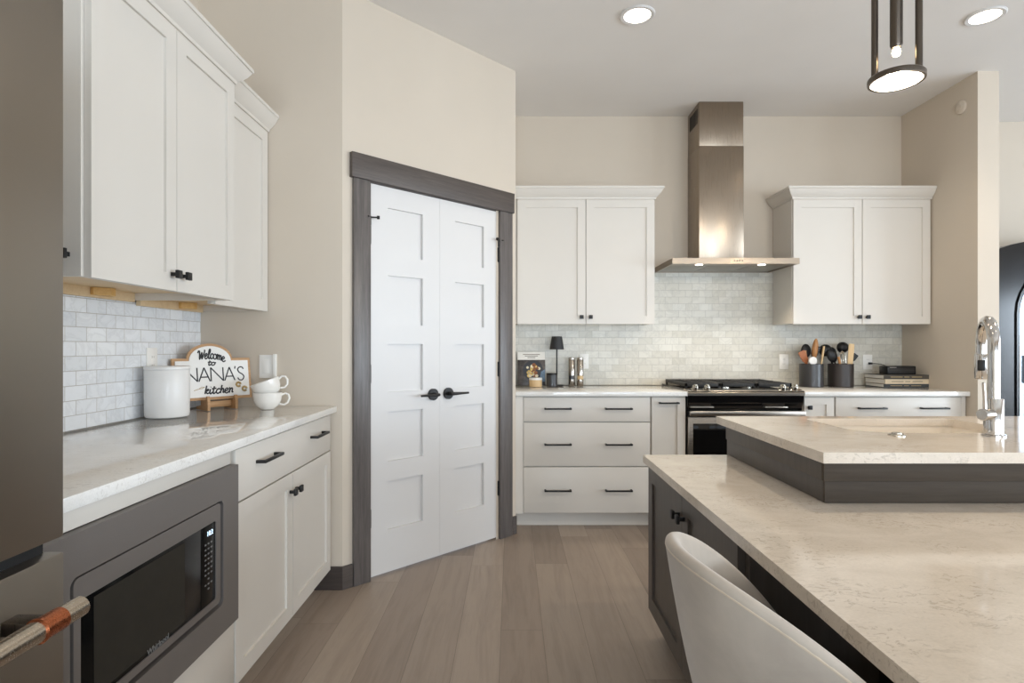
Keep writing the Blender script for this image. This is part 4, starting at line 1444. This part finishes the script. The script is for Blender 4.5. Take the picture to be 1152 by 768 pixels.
def utensil(name, label, C, foot, tip, head, mat, hmat=None, hr=0.006, hw=0.03, hl=0.09):
    """foot, tip in (dx, dy, z) from the crock; the head is drawn at the tip end along the shaft"""
    t = thing(name, label, 'utensil', C, 0)
    a, b_ = Vector(foot), Vector(tip)
    ax = (b_ - a).normalized()
    side = ax.cross(Vector((0, 1, 0))).normalized()
    nrm = side.cross(ax).normalized()
    s0 = b_ - ax * hl
    MB().tube([a, a.lerp(s0, 0.5), s0 + ax * 0.01], hr, 12).build('handle', mat, t)
    hm = hmat or mat

    def blade(outline, th):
        n = len(outline)
        return MB().loft([[s0 + side * w + ax * l + nrm * th for w, l in outline], [s0 + side * w + ax * l - nrm * th for w, l in outline]])
    if head == 'spoon':
        o_ = [(hw * math.sin(2 * PI * i / 20) , hl / 2 - hl / 2 * math.cos(2 * PI * i / 20)) for i in range(20)]
        mb_ = MB()
        rings_ = []
        for (s, d) in ((1.0, 0.006), (1.05, 0.0), (0.8, -0.010), (0.4, -0.014)):
            rings_.append([s0 + side * w * s + ax * (hl / 2 + (l - hl / 2) * s) + nrm * d for w, l in o_])
        rings_.append([s0 + side * w * 0.6 + ax * (hl / 2 + (l - hl / 2) * 0.6) + nrm * (-0.006) for w, l in o_])
        mb_.loft([rings_[4], rings_[0], rings_[1], rings_[2], rings_[3]]).build('bowl', hm, t, 50)
    elif head == 'spatula':
        o_ = [(-hw * 0.45, 0), (hw * 0.45, 0), (hw * 0.9, hl * 0.25), (hw, hl * 0.9), (hw * 0.9, hl), (-hw * 0.9, hl), (-hw, hl * 0.9), (-hw * 0.9, hl * 0.25)]
        blade(o_, 0.003).build('blade', hm, t, 30)
    elif head == 'round':
        o_ = [(hw * math.sin(2 * PI * i / 20), hl / 2 - hl / 2 * math.cos(2 * PI * i / 20)) for i in range(20)]
        blade(o_, 0.006).build('blade', hm, t, 30)
    elif head == 'ladle':
        mb_ = MB()
        c0 = s0 + ax * hl * 0.6
        rings_ = []
        for (rr_, d) in ((hw * 0.93, 0.0), (hw, 0.0), (hw * 0.95, -0.02), (hw * 0.7, -0.034), (hw * 0.3, -0.04)):
            rings_.append([c0 + (side * math.cos(2 * PI * i / 20) + ax * math.sin(2 * PI * i / 20)) * rr_ + nrm * d for i in range(20)])
        inner = [c0 + (side * math.cos(2 * PI * i / 20) + ax * math.sin(2 * PI * i / 20)) * hw * 0.5 + nrm * (-0.025) for i in range(20)]
        mb_.loft([inner] + rings_)
        mb_.build('bowl', hm, t, 50)
    elif head == 'whisk':
        for k_ in range(7):
            an = PI * k_ / 7
            dv_ = side * math.cos(an) + nrm * math.sin(an)
            MB().tube([s0 + dv_ * hw * math.sin(q / 12 * PI * 2) * (1 if True else 0) * (0.9 if q in (0, 12) else 1) + ax * (hl / 2 - hl / 2 * math.cos(q / 12 * PI * 2)) for q in range(13)], 0.0014, 6).build('wire', hm, t)
    elif head == 'stick':
        MB().tube([s0, b_], hr * 1.15, 12).build('end', hm, t)
    return t


utensil('spatula', 'reddish wooden spatula leaning left out of the charcoal crock', C1, (0.04, -0.014, 0.012), (-0.084, -0.016, 0.262), 'spatula', M['wood_rd'], None, 0.006, 0.025, 0.095)
utensil('wooden_spoon', 'tall pale wooden spoon upright in the charcoal crock', C1, (0.005, 0.004, 0.014), (0.040, 0.006, 0.355), 'spoon', M['wood_md'], M['wood_md'], 0.007, 0.021, 0.15)
utensil('stirring_stick', 'short pale wooden handle at the left in the charcoal crock', C1, (-0.012, 0.026, 0.014), (-0.034, 0.027, 0.268), 'stick', M['wood_md'], None, 0.009, 0.02, 0.05)
utensil('silicone_spatula', 'white rounded scraper at the front of the charcoal crock', C1, (0.03, -0.044, 0.014), (-0.022, -0.052, 0.222), 'round', M['wood_lt'], M['ceramic'], 0.006, 0.029, 0.058)
utensil('black_spoon', 'black serving spoon behind the tall wooden spoon', C1, (0.0, 0.058, 0.014), (-0.008, 0.066, 0.315), 'spoon', M['black'], None, 0.006, 0.036, 0.10)
utensil('slotted_turner', 'black turner leaning right in the charcoal crock', C1, (-0.035, 0.042, 0.014), (0.066, 0.044, 0.302), 'spatula', M['black'], None, 0.005, 0.028, 0.09)
utensil('bamboo_tongs', 'pale curved wooden stick leaning right out of the charcoal crock', C1, (0.035, -0.032, 0.014), (0.076, -0.034, 0.300), 'stick', M['wood_lt'], None, 0.006, 0.02, 0.11)
utensil('ladle', 'black ladle leaning left out of the brown black crock', C2, (0.045, 0.032, 0.014), (-0.105, 0.056, 0.300), 'ladle', M['black'], None, 0.005, 0.046, 0.09)
utensil('pasta_server', 'black pasta spoon leaning toward the charcoal crock', C2, (0.035, 0.012, 0.014), (-0.088, -0.010, 0.272), 'spoon', M['black'], None, 0.005, 0.036, 0.10)
utensil('black_spoon', 'black spoon at the middle of the brown black crock', C2, (-0.030, 0.062, 0.014), (-0.034, 0.068, 0.292), 'spoon', M['black'], None, 0.005, 0.038, 0.09)
utensil('ladle', 'black ladle at the right in the brown black crock', C2, (0.0, 0.058, 0.014), (0.052, 0.064, 0.322), 'ladle', M['black'], None, 0.005, 0.042, 0.08)
utensil('whisk', 'steel wire whisk in the brown black crock', C2, (0.000, -0.030, 0.014), (-0.006, -0.030, 0.265), 'whisk', M['nickel'], None, 0.005, 0.022, 0.14)
utensil('wooden_paddle', 'pale wooden paddle upright at the right of the brown black crock', C2, (0.034, -0.040, 0.014), (0.058, -0.040, 0.318), 'spatula', M['wood_lt'], None, 0.008, 0.021, 0.20)
utensil('turner', 'black turner pointing right out of the brown black crock', C2, (-0.05, -0.008, 0.014), (0.110, -0.010, 0.240), 'spatula', M['black'], None, 0.005, 0.020, 0.06)
utensil('brush', 'wooden brush leaning left in the brown black crock', C2, (-0.005, -0.056, 0.014), (-0.045, -0.052, 0.222), 'stick', M['wood_md'], None, 0.008, 0.02, 0.05)


def book(x, y, z, w, d_, th, rz, mat, label, pmat):
    t = thing('book', label, 'book', (x, y, z), rz, 'stacked books on the right worktop')
    MB().box(-w / 2 + 0.003, w / 2 - 0.003, -d_ / 2 + 0.004, d_ / 2 - 0.003, 0.003, th - 0.003).build('pages', M['paper'], t, None)
    MB().box(-w / 2, w / 2, -d_ / 2, d_ / 2, 0, 0.003).box(-w / 2, w / 2, -d_ / 2, d_ / 2, th - 0.003, th).box(-w / 2, w / 2, -d_ / 2, -d_ / 2 + 0.004, 0.003, th - 0.003).build('cover', mat, t, None)
    m_ = MB()
    for a, b_ in ((-0.36, -0.1), (-0.06, 0.05), (0.1, 0.32)):
        m_.box(a * w, b_ * w, -d_ / 2 - 0.0006, -d_ / 2, th * 0.43, th * 0.57)
    m_.build('spine_print', pmat, t, None)
    return t


book(2.868, 4.33, ZC, 0.325, 0.23, 0.026, R(-1), M['book_blue'], 'slate book at the bottom of the stack on the right worktop', M['gold_print'])
book(2.872, 4.33, ZC + 0.0265, 0.335, 0.235, 0.034, R(1), M['book_cream'], 'cream book in the middle of the stack on the right worktop', M['grey_print'])
book(2.866, 4.33, ZC + 0.061, 0.335, 0.24, 0.031, R(0), M['book_dark'], 'charcoal book on top of the stack under the black speaker', M['gold_print'])
spk = thing('speaker', 'small black box speaker lying on the stacked books', 'speaker', (2.862, 4.31, ZC + 0.0925), 0)
MB().box(-0.105, 0.105, -0.05, 0.05, 0, 0.062, 0.006).build('body', M['black'], spk)
MB().box(-0.095, 0.095, -0.0515, -0.0495, 0.006, 0.046, 0.0008).build('grille', M['iron'], spk)
MB().box(-0.09, -0.04, -0.0506, -0.0495, 0.049, 0.054).build('logo', M['plastic_slot'], spk, None)
cd = thing('power_cord', 'thin black cord from the outlet to the small speaker', 'cord', (2.765, 4.49, 1.082), 0)
MB().box(-0.010, 0.010, -0.024, 0.0005, -0.008, 0.008, 0.002).build('plug', M['black'], cd)
MB().tube([(p[0], p[1], p[2]) for p in ((0.0, -0.024, 0.0), (0.02, -0.036, 0.001), (0.05, -0.06, -0.004), (0.075, -0.09, -0.018), (0.092, -0.115, -0.034), (0.096, -0.128, -0.046))], 0.0026, 10).build('cable', M['black'], cd)

# round detector on the right wall
dt = thing('wall_detector', 'small round wall-coloured detector high on the right wall', 'detector', (XR - 0.0005, 3.905, 2.82), R(-90))
mb = MB()
mb.tube([(0, 0.0, 0), (0, -0.012, 0), (0, -0.016, 0)], 0.042, 40, True, [0.045, 0.044, 0.038])
mb.build('cover', M['wall'], dt)
MB().tube([(0, -0.016, 0), (0, -0.0185, 0)], 0.02, 28, True, [0.022, 0.02]).build('sensor', M['wall'], dt)

# ------------------------------------------------------------------ beyond the wall stub
ar = thing('arched_cabinet', 'tall black arch-topped cabinet with a glass panel beyond the wall stub', 'cabinet', (0, 4.15, 0), 0)
half = [(3.36, 0.0), (3.36, 1.70), (3.372, 1.78), (3.40, 1.845), (3.44, 1.885), (3.49, 1.915), (3.57, 1.941), (3.66, 1.960), (3.78, 1.976), (3.92, 1.986), (4.10, 1.990)]
full = half + [(8.20 - x, z) for x, z in reversed(half[:-1])]
MB().prism(full, 0.0, 0.42, 'XZ').build('case', M['blk_lacquer'], ar, 50)
inn = [(3.60, 0.25), (3.60, 1.45)] + [(4.1 - 0.5 * math.cos(R(a)), 1.45 + 0.42 * math.sin(R(a))) for a in range(10, 91, 10)]
inn = inn + [(8.20 - x, z) for x, z in reversed(inn[:-1])]
gd = MB().prism(inn, -0.012, -0.0005, 'XZ').build('door', M['blk_lacquer'], ar, 50)
in2 = [(4.1 + (x - 4.1) * 0.965, 0.9 + (z - 0.9) * 0.975) for x, z in inn]
MB().prism(in2, -0.0145, -0.0122, 'XZ').build('glass', M['reflect_glass'], gd, 50)
MB().box(3.655, 3.667, -0.045, -0.0145, 0.95, 1.15, 0.003).build('handle', M['black'], gd)
